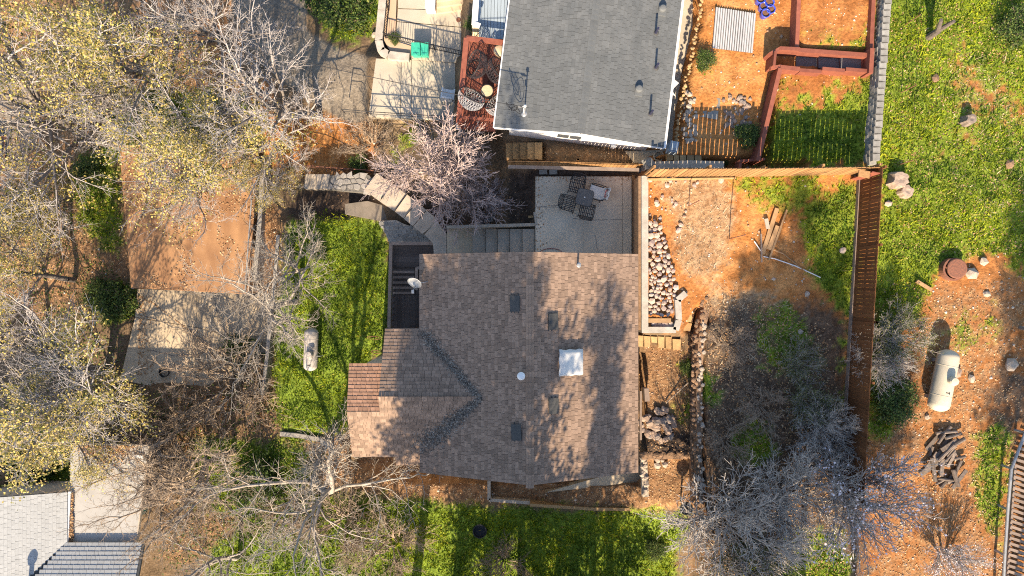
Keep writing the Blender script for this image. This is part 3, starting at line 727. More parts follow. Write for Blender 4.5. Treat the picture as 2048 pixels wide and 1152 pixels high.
for px, py in ((1311, 66), (1311, 136), (1300, 228)):
    c = on_gray(px, py); b = MB(); b.lathe(c - Vector((0, 0, .02)), [(.13, 0.01), (.06, .06), (.045, .08), (.045, .55), (.03, .55)], 12)
    vp = part('vent_pipe', b, MAT['navy'], gh); b = MB(); b.lathe(c - Vector((0, 0, .0)), [(.13, 0.012), (.11, .03), (.06, .05)], 12); part('flashing', b, MAT['vent'], vp)
# service mast with loops of cable
m0 = on_gray(1049, 228)
mast = thing('service_mast', 'metal electric service mast with looped black cables on the gray roof', 'mast', m0)
b = MB(); b.tube(m0, m0 + Vector((0, 0, 1.15)), .026, n=10); b.lathe(m0, [(.14, 0), (.12, .03), (.05, .07)], 12); part('pole', b, MAT['steel'], mast)
b = MB(); b.lathe(m0 + Vector((0, 0, 1.12)), [(.03, 0), (.06, .03), (.06, .09), (.02, .12)], 10); b.box(m0 + Vector((-.12, .02, 1.0)), (.26, .03, .03)); b.box(m0 + Vector((-.05, -.1, .9)), (.05, .2, .03)); part('weatherhead', b, MAT['galv'], mast)
b = MB(); r = random.Random(4)
for k in range(3):
    pts = []
    for i in range(15):
        t = i / 14 * 2 * math.pi
        pts.append(m0 + Vector((-.30 - .1 * k + .22 * math.cos(t + k), .1 * math.sin(2 * t) + .05 * k, .62 + .3 * math.sin(t) + .05 * k)))
    b.wire(pts, .012, 5)
part('cable_loop', b, MAT['black'], mast)
pts = []
a0 = m0 + Vector((-.1, 0, 1.05)); a1 = Vector((-15.0, 10.5, 1.5))
for i in range(25):
    t = i / 24; p = a0.lerp(a1, t); p.z -= 1.3 * 4 * t * (1 - t) * .5; pts.append(p)
tag(solo('overhead_cable', MB().wire(pts, .014, 5), MAT['black']), 'thin black power cable strung from the roof mast over the driveway', 'cable')
# torn white sheets at the right eave
b = MB()
e1 = W(1342, 160, .92)
def fold(mb, pts, t=.012):
    mb.add(pts + [Vector(p) - Vector((0, 0, t)) for p in pts], [(0, 1, 2), (5, 4, 3), (0, 3, 4, 1), (1, 4, 5, 2), (2, 5, 3, 0)])
fold(b, [W(1342, 154, .9), W(1358, 166, .55), W(1348, 176, .7)]); fold(b, [W(1343, 156, .9), W(1348, 176, .702), W(1342, 182, .75)])
fold(b, [W(1342, 178, .86), W(1352, 193, .5), W(1340, 186, .8)]); fold(b, [W(1346, 150, .85), W(1350, 148, .7), W(1342, 155, .92)])
tag(solo('torn_sheet', b, MAT['white_cloth']), 'torn white sheeting flapping at the right eave of the gray house', 'sheet')

# blue-gray deck between driveway and gray house
dk = thing('deck', 'blue gray painted deck with white railing beside the gray house', 'deck', W(975, 40, -.9))
for i in range(9):
    x0 = 958 + i * 6.6
    inst('board', unit_box(MAT['deck_blue']), bar_mtx(W(x0 - i * .1, 78, -.9), W(x0 + 3, -60, -.9), .125, .04), dk)
b = MB(); b.beam(W(949, 50, -.1), W(956, -60, -.1), .24, .06); b.beam(W(949, 48, -.05), W(960, 52, -.05), .2, .05)
for i in range(12): b.tube(W(951 + i * .55, 44 - i * 9, -.1), W(951 + i * .55, 44 - i * 9, -.9), .02, n=5)
part('railing', b, MAT['white'], dk)
b = MB(); b.beam(W(953, 50, -.25), W(956, 48, -2.6), .18, .18); b.beam(W(951, 46, -.3), W(951, 90, -1.2), .28, .05); part('post', b, MAT['bowl'], dk)

# red deck with wicker chairs
RD = -.75
rdk = thing('deck', 'small red stained deck with wicker chairs beside the gray house', 'deck', W(955, 160, RD))
cA, cB, cC, cD = (933, 76), (1010, 86), (992, 252), (917, 246)
for i in range(9):
    t0 = (i + .04) / 9; t1 = (i + .96) / 9; tm = (t0 + t1) / 2
    p = W(cA[0] + (cB[0] - cA[0]) * tm, cA[1] + (cB[1] - cA[1]) * tm + 6, RD); q = W(cD[0] + (cC[0] - cD[0]) * tm, cD[1] + (cC[1] - cD[1]) * tm - 2, RD)
    inst('board', unit_box(MAT['redwood']), bar_mtx(p, q, .165, .04), rdk)
b = MB(); zr = RD + .5
b.beam(W(*cA, zr), W(*cD, zr), .22, .05); b.beam(W(*cA, zr + .003), W(*cB, zr + .003), .22, .05); b.beam(W(917, 234, zr + .006), W(990, 240, zr + .006), .12, .05)
part('handrail', b, MAT['redwood'], rdk)
b = MB()
for i in range(17):
    t = i / 16; px = cA[0] + (cB[0] - cA[0]) * t; py = cA[1] + (cB[1] - cA[1]) * t
    b.tube(W(px, py + 5, zr - .02), W(px, py + 5, RD), .012, n=5)
    px = 917 + 73 * t; py = 234 + 6 * t
    b.tube(W(px, py, zr - .02), W(px, py, RD), .012, n=5)
tag(part('baluster', b, MAT['black'], rdk), kind='stuff')
for c_ in (cA, cD, (924, 160), cC):
    b = MB(); b.beam(W(*c_, zr - .03), W(*c_, -3.6), .12, .12); part('post', b, MAT['redwood'], rdk)
b = MB(); b.prism([W(918, 240, RD).xy, W(992, 246, RD).xy, W(990, 262, RD).xy, W(916, 255, RD).xy], RD - .3, RD - .02); part('rim_joist', b, MAT['redwood'], rdk)
def egg_chair(px, py, ang, mat, label):
    c = W(px, py, RD + .02)
    t = thing('wicker_chair', label, 'chair', c, 'wicker egg chairs on the red deck')
    A = Vector((math.cos(ang), math.sin(ang), .75)).normalized()      # opening axis
    R = A.to_track_quat('Z', 'Y').to_matrix()
    rr = lambda th, ph: c + Vector((0, 0, .62)) + R @ Vector((.58 * math.sin(th) * math.cos(ph), .50 * math.sin(th) * math.sin(ph), -.52 * math.cos(th)))
    b = MB()
    for i in range(30):
        ph = i / 30 * 2 * math.pi; b.wire([rr(.12 + 1.65 * k / 7, ph + .07 * k) for k in range(8)], .008, 3)
        b.wire([rr(.12 + 1.65 * k / 7, ph - .07 * k) for k in range(8)], .008, 3)
    for k in range(1, 12):
        th = .12 + 1.65 * k / 11.5; b.wire([rr(th, j / 20 * 2 * math.pi) for j in range(21)], .007, 3)
    part('woven_shell', b, mat, t, kind='stuff')
    b = MB(); b.wire([rr(1.8, j / 24 * 2 * math.pi) for j in range(25)], .02, 6); part('rim', b, MAT['black'], t)
    b = MB(); b.wire([c + Vector((.36 * math.cos(j / 16 * 2 * math.pi), .36 * math.sin(j / 16 * 2 * math.pi), .03)) for j in range(17)], .022, 6)
    for j in range(3):
        a = j * 2.1; b.tube(c + Vector((.36 * math.cos(a), .36 * math.sin(a), .03)), c + Vector((.2 * math.cos(a), .2 * math.sin(a), .25)), .02, n=6)
    part('base', b, MAT['black'], t)
egg_chair(953, 138, 2.9, MAT['wicker_dark'], 'dark wicker egg chair by the left rail of the red deck, seen from behind')
egg_chair(945, 203, 1.0, MAT['wicker_gray'], 'pale gray wicker egg chair at the lower left corner of the red deck')
egg_chair(998, 150, .5, MAT['wicker_dark'], 'dark wicker egg chair half hidden under the gray eave')
egg_chair(997, 213, 2.2, MAT['wicker_gray'], 'pale wicker egg chair half hidden beside the round deck table')
c = W(975, 188, RD + .02); tb = thing('round_table', 'round wooden table with dark rim between the wicker chairs', 'table', c)
b = MB(); b.lathe(c + Vector((0, 0, .46)), [(.24, 0), (.235, .03), (.0, .031)], 20); part('tabletop', b, MAT['bowl'], tb)
b = MB(); b.lathe(c, [(.22, 0), (.25, .25), (.27, .485), (.243, .485), (.24, .45)], 20); part('drum', b, MAT['black'], tb)
c = W(999, 108, RD + .02); b = MB(); b.lathe(c, [(.16, 0), (.22, .3), (.24, .42), (.2, .44), (.02, .46)], 18)
tag(solo('pouf', b, MAT['bowl'], smooth=True), 'round tan pouf on the red deck beside the gray eave', 'pouf')
b = MB(); b.box(W(934, 84, zr - .1), (.08, .3, .22), .2)
tag(solo('cloth', b, MAT['white_cloth']), 'white cloth hung on the corner of the red deck rail', 'cloth')
b = MB(); b.box(W(917, 252, -.9), (.2, .3, .1), .1); b.box(W(921, 262, -1.2), (.16, .34, .09), -.1)
tag(solo('white_crate', b, MAT['white_cloth']), 'white painted boxes hanging below the red deck corner', 'crate')

# ---- pale house in the lower left corner
LH = thing('house', 'pale gray shingled house with flat carport roof in the lower left corner', 'house', W(90, 1090, -6.2))
LZ = -3.0
A = W(135, 984, LZ); B = W(130, 1085, LZ)
Lw = 7.0; sl = math.tan(math.radians(17)); L17 = Lw / math.cos(math.radians(17))
b = MB(); slab3(b, [A, B + Vector((0, -8, 0)), B + Vector((-Lw, -8, Lw * sl)), Vector((A.x - Lw, A.y, LZ + Lw * sl))])
lroof = part('roof', b, MAT['underlay_gray'], LH)
UL = (B - A); UL = Vector((0, -1, 0))
ylen = A.y - B.y
roof_plane(lroof, Vector((A.x, A.y, LZ)), (0, -1, 0), (-Lw, 0, Lw * sl), [(0, 0), (ylen, 0), (ylen + 6.8, L17), (0, L17)], MAT['shingle_white'], expo=.145, widths=(.2, .28, .33), singles=100, near=(1.5, 1.2), t=.008)
s2 = math.tan(math.radians(21)); N1 = 5.0
yB = B.y
b = MB(); slab3(b, [(A.x - 4.2, yB - 5.6, LZ + 5.6 * s2 - .02), (A.x - .05, yB, LZ), (A.x + 3.5, yB, LZ), (A.x + 3.5, yB - 5.6, LZ + 5.6 * s2)])
lroof2 = part('wing_roof', b, MAT['underlay_gray'], LH)
roof_plane(lroof2, Vector((A.x + 3.4, yB, LZ)), (-1, 0, 0), (0, -5, 5 * s2), [(0, 0), (3.45, 0), (3.4 + 3.9, 5.2), (0, 5.2)], MAT['shingle_white'], expo=.19, widths=(.2, .28, .33), singles=60, near=(2, .8), t=.028)
b = MB(); b.prism([(A.x - 6.5, A.y - .4), (A.x - .4, A.y - .4), (A.x - .4, A.y - 7), (A.x - 6.5, A.y - 7)], -6.6, LZ - .15); part('wall', b, MAT['stucco'], LH)
b = MB(); b.beam(A + Vector((.06, 0, -.08)), B + Vector((.06, 0, -.08)), .12, .1); part('gutter', b, MAT['white'], LH)
fr = [W(141, 889, -3.2), W(297, 893, -3.2), W(271, 1088, -3.2), W(140, 1083, -3.2)]
b = MB(); b.prism([p.xy for p in fr], -3.38, -3.2); cp = part('carport_roof', b, MAT['concrete_pale'], LH)
cp.data.materials[0] = M('flat_white_roof', (.33, .32, .30), (.28, .27, .25), 1.2, .8, .1, 40, detail=8)
b = MB(); b.beam(fr[0] + Vector((0, .04, -.06)), fr[1] + Vector((0, .04, -.06)), .06, .16); part('edge_trim', b, MAT['concrete_gray'], LH); b = MB(); b.beam(fr[1] + Vector((.03, 0, -.06)), fr[2] + Vector((.03, 0, -.06)), .06, .16); part('edge_trim', b, MAT['concrete_gray'], LH)
for p in fr[:2] + [fr[2]]:
    b = MB(); b.beam(p + Vector((-.15 if p.x > A.x + 2 else .15, -.15, -.2)), p + Vector((-.15 if p.x > A.x + 2 else .15, -.15, -3.2)), .12, .12); part('post', b, MAT['white'], LH)
b = MB(); c = W(196 + 0, 925, -3.19); b.box(W(277, 913, -3.14), (.5, .12, .1), -.05); part('skylight', b, MAT['white'], LH)
pz = LZ + (B.x - W(66, 1162, -2.2).x) * sl
c = W(66, 1166, pz); b = MB(); b.lathe(c, [(.09, 0), (.09, .85), (.17, .85), (.19, 1.0), (.12, 1.12), (.02, 1.14)], 14); part('flue_cap', b, MAT['steel'], LH)
r_ = np.random.default_rng(5); n = 700
P = np.stack([r_.uniform(0, 1, n), r_.uniform(0, 1, n), np.zeros(n)], 1)
pa = W(141, 985, -3.15); P2 = np.stack([pa.x + r_.random(n) * .18 - .04, pa.y - r_.random(n) * 2.3, -3.14 + r_.random(n) * .06], 1)
n3 = 1500; q = W(215, 930, -3.17); P3 = np.stack([q.x + r_.normal(0, .75, n3), q.y + .25 + np.abs(r_.normal(0, .5, n3)) * -1 + .9, np.full(n3, -3.17) + r_.random(n3) * .03], 1)
P3 = P3[(P3[:, 0] < fr[1].x - .3) & (P3[:, 0] > fr[0].x + .3) & (P3[:, 1] < fr[0].y - .05)]
tag(obj('leaf_drift', leaves_at('leaf_drift', np.concatenate([P2, P3]), r_, .06, .10, MAT['leaf_litter'])), 'brown fallen leaves drifted on the pale carport roof', 'leaves', kind='stuff')
# pale patio and shrub box by that house
b = MB(); b.prism([W(-60, 1000, -6).xy, W(-60, 950, -6).xy, W(20, 950, -6).xy, W(120, 985, -6).xy, W(130, 1010, -6).xy], -6.5, -5.85); tag(solo('patio', b, MAT['concrete_gray']), kind='structure')
b = MB(); c = W(98, 980, -5.85); b.box(c + Vector((0, 0, .35)), (.5, .4, .6), .1); b.box(c + Vector((0, 0, .68)), (.54, .44, .06), .1)
tag(solo('utility_box', b, MAT['deck_blue']), 'blue gray box standing by the corner of the pale house', 'box')
b = MB(); c = W(289, 1015, -5.6); b.box(c + Vector((0, 0, .5)), (.3, .42, 1.0)); b.box(c + Vector((0, 0, 1.03)), (.34, .46, .08)); b.tube(c + Vector((-.1, .22, .1)), c + Vector((.1, .22, .1)), .08, n=10)
tag(solo('wheeled_bin', b, MAT['green_bin']), 'green wheeled bin standing by the right edge of the carport', 'bin')

# ---- low brown roof and driveway at the left
BR = thing('carport', 'low carport with a flat brown roof under the yellow tree', 'carport', W(370, 440, -6.4))
q = [W(262, 575, -4.1), W(498, 588, -4.1), W(516, 300, -5.1), W(238, 290, -5.1)]
b = MB(); slab3(b, q, .12); part('roof', b, MAT['brown_sheet'], BR)
for p in q:
    b = MB(); b.beam(p + Vector((0, 0, -.13)), Vector((p.x, p.y, -6.6)), .12, .12); part('post', b, MAT['deck_rail'], BR)
rl_ = np.random.default_rng(9); n = 3000; uu = rl_.random(n); vv = rl_.random(n)
kp = fbm(uu * 6, vv * 7, 1.0, 77, 3) + .25 * vv > .62; uu = uu[kp]; vv = vv[kp]
Q = [np.array(p) for p in q]; PL = (Q[0] * (1 - uu[:, None]) + Q[1] * uu[:, None]) * (1 - vv[:, None]) + (Q[3] * (1 - uu[:, None]) + Q[2] * uu[:, None]) * vv[:, None]; PL[:, 2] += .02
tag(obj('leaf_scatter', leaves_at('leaf_scatter', PL, rl_, .06, .10, MAT['leaf_litter'], .25)), 'fallen leaves scattered over the brown carport roof', 'leaves', kind='stuff')
# driveway slabs
dr = [[(275, 578), (392, 582), (394, 655), (270, 634)], [(392.6, 582), (540, 592), (545, 690), (394.6, 655)], [(270, 635), (394, 656), (398, 790), (240, 760)], [(394.6, 656), (545, 691), (520, 790), (398.6, 790)]]
dw = thing('driveway', 'cracked concrete driveway below the brown carport roof', 'driveway', W(390, 670, -6.1)); dw['kind'] = 'structure'; del dw['category']
for s in dr:
    b = MB(); b.prism([W(x, y, -6).xy for x, y in s], -6.4, -6.0); part('slab', b, MAT['concrete'], dw)
def crack(root, line, z, w=.012, seed=1):
    rr = random.Random(seed); pts = []
    for a, c in zip(line[:-1], line[1:]):
        for i in range(8): t = i / 8; pts.append(W(a[0] + (c[0] - a[0]) * t + rr.uniform(-1, 1), a[1] + (c[1] - a[1]) * t + rr.uniform(-1, 1), z + .004))
    pts.append(W(*line[-1], z + .004)); b = MB()
    for a, c in zip(pts[:-1], pts[1:]):
        s_ = (c - a).cross(Vector((0, 0, 1))).normalized() * w * rr.uniform(.5, 1.2); b.add([a - s_, a + s_, c + s_, c - s_], [(0, 1, 2, 3)])
    part('crack', b, MAT['gravel'], root)
crack(dw, [(288, 632), (318, 640), (345, 655), (392, 660)], -6.0, .018, 1); crack(dw, [(300, 700), (350, 712), (420, 705)], -6.0, .014, 2); crack(dw, [(430, 600), (440, 650), (470, 690)], -6.0, .012, 3)
ls_ = np.random.default_rng(19); n = 900; a_ = ls_.random(n); e_ = np.abs(ls_.normal(0, .25, n)); xs0 = np.where(ls_.random(n) < .5, W(276, 640, -6).x + e_ * 1.5, W(276, 640, -6).x + a_ * 6); ys0 = np.where(xs0 < W(300, 640, -6).x, W(300, 590, -6).y - a_ * 4, np.where(ls_.random(n) < .5, W(300, 770, -6).y + e_ * 2.2, W(300, 584, -6).y - a_ * 4.5))
tag(obj('leaf_scatter', leaves_at('leaf_scatter', np.stack([xs0, ys0, np.full(n, -5.985)], 1), ls_, .05, .09, MAT['leaf_litter'], .2)), 'fallen leaves along the edges of the concrete driveway', 'leaves', kind='stuff')
# ------------------------------------------------------------------ walls, paving, stairs
def slab_thing(name, px_poly, z, th, mat, label=None, cat=None, kind=None):
    b = MB(); b.prism([W(x, y, z).xy for x, y in px_poly], z - th, z)
    return tag(solo(name, b, mat), label, cat, kind=kind)
def line_wall(px_line, z1, z0, w, mat, name, label, cat):
    b = MB()
    for (a, c) in zip(px_line[:-1], px_line[1:]):
        p = W(*a, z1); q = W(*c, z1); d = (q - p).normalized() * .004
        b.beam(p - d - Vector((0, 0, (z1 - z0) / 2)), q + d - Vector((0, 0, (z1 - z0) / 2)), w, z1 - z0)
    return tag(solo(name, b, mat), label, cat)

# upper patio of the brown house
PZ = -1.4
pt = bpy.data.objects.new('patio', None); COL.objects.link(pt); pt.location = W(1160, 430, PZ - .2); pt['kind'] = 'structure'
for s in ([(1071, 353), (1166.4, 353), (1166.4, 413.5), (1071, 415.5)], [(1166.6, 353), (1244.6, 353), (1244.6, 411), (1166.6, 413.3)], [(1071, 415.8), (1166.4, 413.8), (1166.4, 545), (1071, 545)], [(1166.6, 413.6), (1244.6, 411.3), (1244.6, 545), (1166.6, 545)], [(1245.2, 353), (1263, 353), (1263, 545), (1245.2, 545)]):
    b = MB(); b.prism([W(x, y, PZ).xy for x, y in s], PZ - .35, PZ); part('slab', b, MAT['concrete_patio'], pt)
b = MB(); b.prism([W(x, y, PZ).xy for x, y in [(1264.5, 350), (1271, 350), (1271, 560), (1264.5, 560)]], PZ - .3, PZ - .06)
part('edging', b, MAT['flag_warm'], pt)
crack(pt, [(1071, 413), (1110, 412), (1140, 404)], PZ, .012, 5); crack(pt, [(1145, 437), (1190, 440), (1244, 439)], PZ, .010, 6); crack(pt, [(1190, 470), (1200, 520)], PZ, .008, 7)
lp_ = np.random.default_rng(23); n = 160; u_ = lp_.random(n); w_ = np.abs(lp_.normal(0, .12, n)); c0 = W(1071, 353, PZ); c1 = W(1263, 500, PZ)
PP = np.stack([np.where(u_ < .5, c0.x + u_ * 2 * (c1.x - c0.x), c0.x + w_ * 2), np.where(u_ < .5, c0.y - w_, c0.y + (u_ - .5) * 2 * (c1.y - c0.y)), np.full(n, PZ + .012)], 1)
tag(obj('leaf_scatter', leaves_at('leaf_scatter', PP, lp_, .045, .08, MAT['leaf_litter'], .25)), 'a few fallen leaves along the edges of the patio', 'leaves', kind='stuff')
# patio stairs down to the landing
ST = thing('stairs', 'wide concrete stairs going down left from the patio beside the brown roof', 'stairs', W(980, 480, -2.6))
xs_ = [1070, 1045, 1020, 996, 972, 945]
for i in range(5):
    z = PZ - .17 * (i + 1); b = MB()
    b.prism([W(x, y, z).xy for x, y in [(xs_[i + 1], 458), (xs_[i] - .8, 458), (xs_[i] - .8, 560), (xs_[i + 1], 560)]], z - .6, z); part('step', b, MAT['concrete_gray'], ST)
zl = PZ - .17 * 6
b = MB(); b.prism([W(x, y, zl).xy for x, y in [(894, 457), (945.5, 457), (945.5, 560), (894, 560)]], zl - .5, zl); part('landing', b, MAT['concrete'], ST)
line_wall([(893, 454), (1073, 449)], PZ - .02, zl - .5, .13, MAT['concrete_gray'], 'curb_wall', 'low concrete curb wall along the top side of the patio stairs', 'wall')
line_wall([(1073, 449), (1069, 424)], PZ + .02, PZ - .5, .10, MAT['concrete_gray'], 'curb_wall', 'short slanted curb at the left corner of the patio', 'wall')
# diagonal stair
DS = thing('stairs', 'diagonal concrete stairs leading up right to the landing by the dark deck', 'stairs', W(810, 420, -3.6))
ctr = [(880, 482), (862, 455), (840, 437), (821, 421), (802, 406), (772, 386), (741, 363)]
wd = 21
def off(i):
    a = ctr[max(0, i - 1)]; c = ctr[min(len(ctr) - 1, i + 1)]
    dx, dy = c[0] - a[0], c[1] - a[1]; l = math.hypot(dx, dy); return (-dy / l * wd, dx / l * wd)
for i in range(len(ctr) - 1):
    z = zl - .02 - .15 * i
    o0, o1 = off(i), off(i + 1)
    if i == 0: ply = [(868, 513), (893, 513), (893, 468), (873, 441), (849, 469), (866, 487)]
    else:
        a, c = ctr[i], ctr[i + 1]; a = (a[0] + (c[0] - a[0]) * .05, a[1] + (c[1] - a[1]) * .05); ply = [(a[0] + o0[0], a[1] + o0[1]), (a[0] - o0[0], a[1] - o0[1]), (c[0] - o1[0], c[1] - o1[1]), (c[0] + o1[0], c[1] + o1[1])]
    b = MB(); b.prism([W(x, y, z).xy for x, y in ply], z - .7, z); part('step' if i else 'landing', b, MAT['concrete_gray'], DS)
zp = zl - .02 - .15 * 6
# flagstone path and the lower steps
def mosaic(root, poly, z, s, mat, seed, th=.06, shrink=.95):
    r = random.Random(seed); ws = [W(x, y, z) for x, y in poly]; xy = [(p.x, p.y) for p in ws]
    x0 = min(p[0] for p in xy); x1 = max(p[0] for p in xy); y0 = min(p[1] for p in xy); y1 = max(p[1] for p in xy)
    jit = {}
    def corner(i, j):
        if (i, j) not in jit: jit[(i, j)] = (r.uniform(-.27, .27) * s, r.uniform(-.27, .27) * s)
        return jit[(i, j)]
    dx = s; dy = s * .9; row = 0; y = y0; made = 0
    while y < y1 + dy:
        col = 0; x = x0 + (row % 2) * dx / 2
        while x < x1 + dx:
            pts = []
            for (ox, oy, ki, kj) in ((-.5, -.25, -1, -1), (0, -.58, 0, -2), (.5, -.25, 1, -1), (.5, .25, 1, 1), (0, .58, 0, 2), (-.5, .25, -1, 1)):
                key = (2 * col + (row % 2) + ki, 3 * row + kj); j = corner(*key)
                pts.append((x + ox * dx + j[0], y + oy * dy + j[1]))
            cx = sum(p[0] for p in pts) / 6; cy = sum(p[1] for p in pts) / 6
            if inpoly(cx, cy, xy):
                pp = [(cx + (p[0] - cx) * shrink, cy + (p[1] - cy) * shrink) for p in pts]
                b = MB(); h = z + r.uniform(-.012, .02)
                tp = [(cx + (p[0] - cx) * .93, cy + (p[1] - cy) * .93) for p in pp]
                n = 6; b.add([(p[0], p[1], z - th) for p in pp] + [(p[0], p[1], h - .012) for p in pp] + [(p[0], p[1], h) for p in tp],
                    [(i, (i + 1) % n, n + (i + 1) % n, n + i) for i in range(n)] + [(n + i, n + (i + 1) % n, 2 * n + (i + 1) % n, 2 * n + i) for i in range(n)] + [tuple(range(2 * n, 3 * n))])
                part('stone', b, mat, root); made += 1
            x += dx; col += 1
        y += dy; row += 1
FP = thing('flagstone_path', 'pale flagstone landing between the diagonal stairs and the lower steps', 'path', W(700, 365, zp)); del FP['category']; FP['kind'] = 'structure'
ply = [(661, 351), (738, 350), (752, 372), (740, 386), (655, 378)]
b = MB(); b.prism([W(x, y, zp).xy for x, y in ply], zp - .5, zp - .02); part('bed', b, MAT['mortar'], FP)
mosaic(FP, ply, zp, .30, MAT['flag'], 3)
LS = thing('stairs', 'four narrow concrete steps at the left end of the flagstone landing', 'stairs', W(635, 362, zp - .5))
for i in range(4):
    z = zp - .16 * (i + 1); x1 = 659 - 12 * i
    b = MB(); b.prism([W(x, y, z).xy for x, y in [(x1 - 12, 348), (x1 + 1, 349), (x1 - 3, 378), (x1 - 15, 377)]], z - .5, z); part('step', b, MAT['concrete_gray'], LS)
# stone terrace wall above the dark deck
SW = thing('stone_terrace', 'irregular mortared stone terrace at the head of the dark wooden deck', 'terrace', W(810, 462, -3.3))
ply = [(757, 442), (792, 440), (808, 448), (832, 456), (850, 469), (864, 486), (780, 488), (770, 466)]
zt = -3.15
b = MB(); b.prism([W(x, y, zt).xy for x, y in ply], zt - 1.1, zt - .02); part('bed', b, MAT['concrete_gray'], SW)
mosaic(SW, ply, zt, .21, MAT['concrete_pale'], 8)
for ch in SW.children:
    if ch.name.startswith('stone'): ch.data.materials[0] = MAT['block']
slab_thing('walkway', [(690, 408), (735, 402), (800, 420), (838, 447), (828, 456), (800, 446), (757, 441), (690, 428)], -3.72, .3, MAT['asphalt'], kind='structure')

# dark deck with stairs
DD = thing('deck', 'dark weathered wooden deck with steps beside the left wall of the brown house', 'deck', W(815, 570, -4.0))
zu, zd = -3.15, -4.0
for i in range(9):
    y = 490 + i * 5.3; inst('board', unit_box(MAT['deck_dark']), bar_mtx(W(785, y, zu), W(890, y, zu), .118, .04), DD)
for i in range(5):
    z = zu - .17 * (i + 1); y = 539 + i * 10.5
    for k in (0, 1): inst('tread', unit_box(MAT['deck_rail'] if k else MAT['deck_dark']), bar_mtx(W(786, y + 5 * k, z), W(829, y + 5 * k, z), .115, .04), DD)
for i in range(16):
    x = 786 + i * 5.2; inst('board', unit_box(MAT['deck_dark']), bar_mtx(W(x, 590, zd), W(x, 672, zd), .118, .04), DD)
b = MB(); b.beam(W(782, 486, zu + .5), W(778, 655, zd + .95), .15, .07); b.beam(W(782, 487, zu + .503), W(868, 487, zu + .503), .15, .07)
b.beam(W(833, 535, zu + .1), W(833, 580, zu - .2), .13, .05); b.beam(W(833, 536, zu + .1), W(862, 534, zu + .1), .13, .05)
part('handrail', b, MAT['deck_rail'], DD)
b = MB()
for t in np.linspace(0, 1, 15):
    p = W(782 - 4 * t, 486 + 169 * t, zu + .5 + (zd + .45 - zu) * t); b.beam(p, p - Vector((0, 0, 1.3)), .05, .05)
part('baluster', b, MAT['deck_rail'], DD, kind='stuff')
b = MB(); b.prism([W(x, y, zd).xy for x, y in [(784, 486), (868, 486), (868, 680), (784, 680)]], -4.7, zd - .06); part('joist_frame', b, MAT['deck_dark'], DD)

# retaining walls at the right of the brown house
line_wall([(1290, 352), (1290, 660)], 0.16, -1.7, .27, MAT['concrete_cap'], 'retaining_wall', 'long narrow concrete retaining wall right of the patio and brown roof', 'wall')
line_wall([(1284, 660), (1352, 660), (1358, 640), (1356, 600), (1372, 586)], .14, -1.0, .25, MAT['concrete_cap'], 'retaining_wall', 'curved concrete wall closing the lower end of the rubble bed', 'wall')
gw = MB(); gw.prism([W(x, y, .0).xy for x, y in [(1277, 352), (1284.5, 352), (1284.5, 660), (1277, 660)]], -1.8, -.02)
tag(solo('gravel_strip', gw, MAT['wallrock']), 'narrow pebbled strip between the retaining wall and the brown roof', 'wall')
def rock_row(root, line, z, n, smin, smax, mat, seed, w=.12, zs=.7):
    r = random.Random(seed); seg = []; tot = 0
    for a, c in zip(line[:-1], line[1:]): l = math.dist(a, c); seg.append((a, c, l)); tot += l
    for i in range(n):
        t = (i + r.random() * .5) / n * tot
        for a, c, l in seg:
            if t <= l: break
            t -= l
        px = a[0] + (c[0] - a[0]) * t / l; py = a[1] + (c[1] - a[1]) * t / l
        p = W(px, py, z + r.uniform(-.03, .03)) + Vector((r.uniform(-w, w), r.uniform(-w, w), 0)); s = r.uniform(smin, smax)
        inst('stone', rock_mesh(mat, r.randrange(8)), rock_mtx(p, s, s * r.uniform(.7, 1), s * zs, r.random() * 6.3), root)
RW1 = thing('rock_wall', 'dry stone wall of small rocks between the courtyard and the upper yard', 'wall', W(1393, 800, -.9))
b = MB(); l_ = [(1410, 600), (1398, 650), (1391, 730), (1390, 900), (1394, 1010)]
for a, c in zip(l_[:-1], l_[1:]): b.beam(W(*a, -.6), W(*c, -.6), .26, 1.2)
part('core', b, MAT['wallrock'], RW1)
rock_row(RW1, l_, .02, 110, .05, .11, MAT['wallrock'], 5, .12, .5); rock_row(RW1, [(1407, 640), (1401, 730), (1400, 900), (1402, 1010)], .03, 60, .05, .12, MAT['boulder'], 6, .12, .4)
rock_row(RW1, [(1388, 670), (1385, 800), (1386, 900), (1389, 1005)], -.45, 60, .09, .16, MAT['wallrock'], 7, .04)
RW2 = thing('rock_wall', 'short cross wall of stacked rocks below the rubble pile', 'wall', W(1335, 911, -1.2))
rock_row(RW2, [(1283, 910), (1388, 908)], -.95, 26, .10, .17, MAT['wallrock'], 9, .06)
b = MB(); b.beam(W(1282, 911, -1.2), W(1389, 909, -1.2), .22, .55); part('core', b, MAT['wallrock'], RW2)
RW3 = thing('rock_wall', 'low mossy rock edging along the lower right corner of the brown roof', 'wall', W(1289, 950, -1.3))
rock_row(RW3, [(1287, 915), (1290, 990)], -1.12, 22, .09, .16, MAT['boulder'], 10, .08)
b = MB(); b.beam(W(1287, 914, -1.3), W(1290, 992, -1.3), .26, .3); part('core', b, MAT['concrete_gray'], RW3)
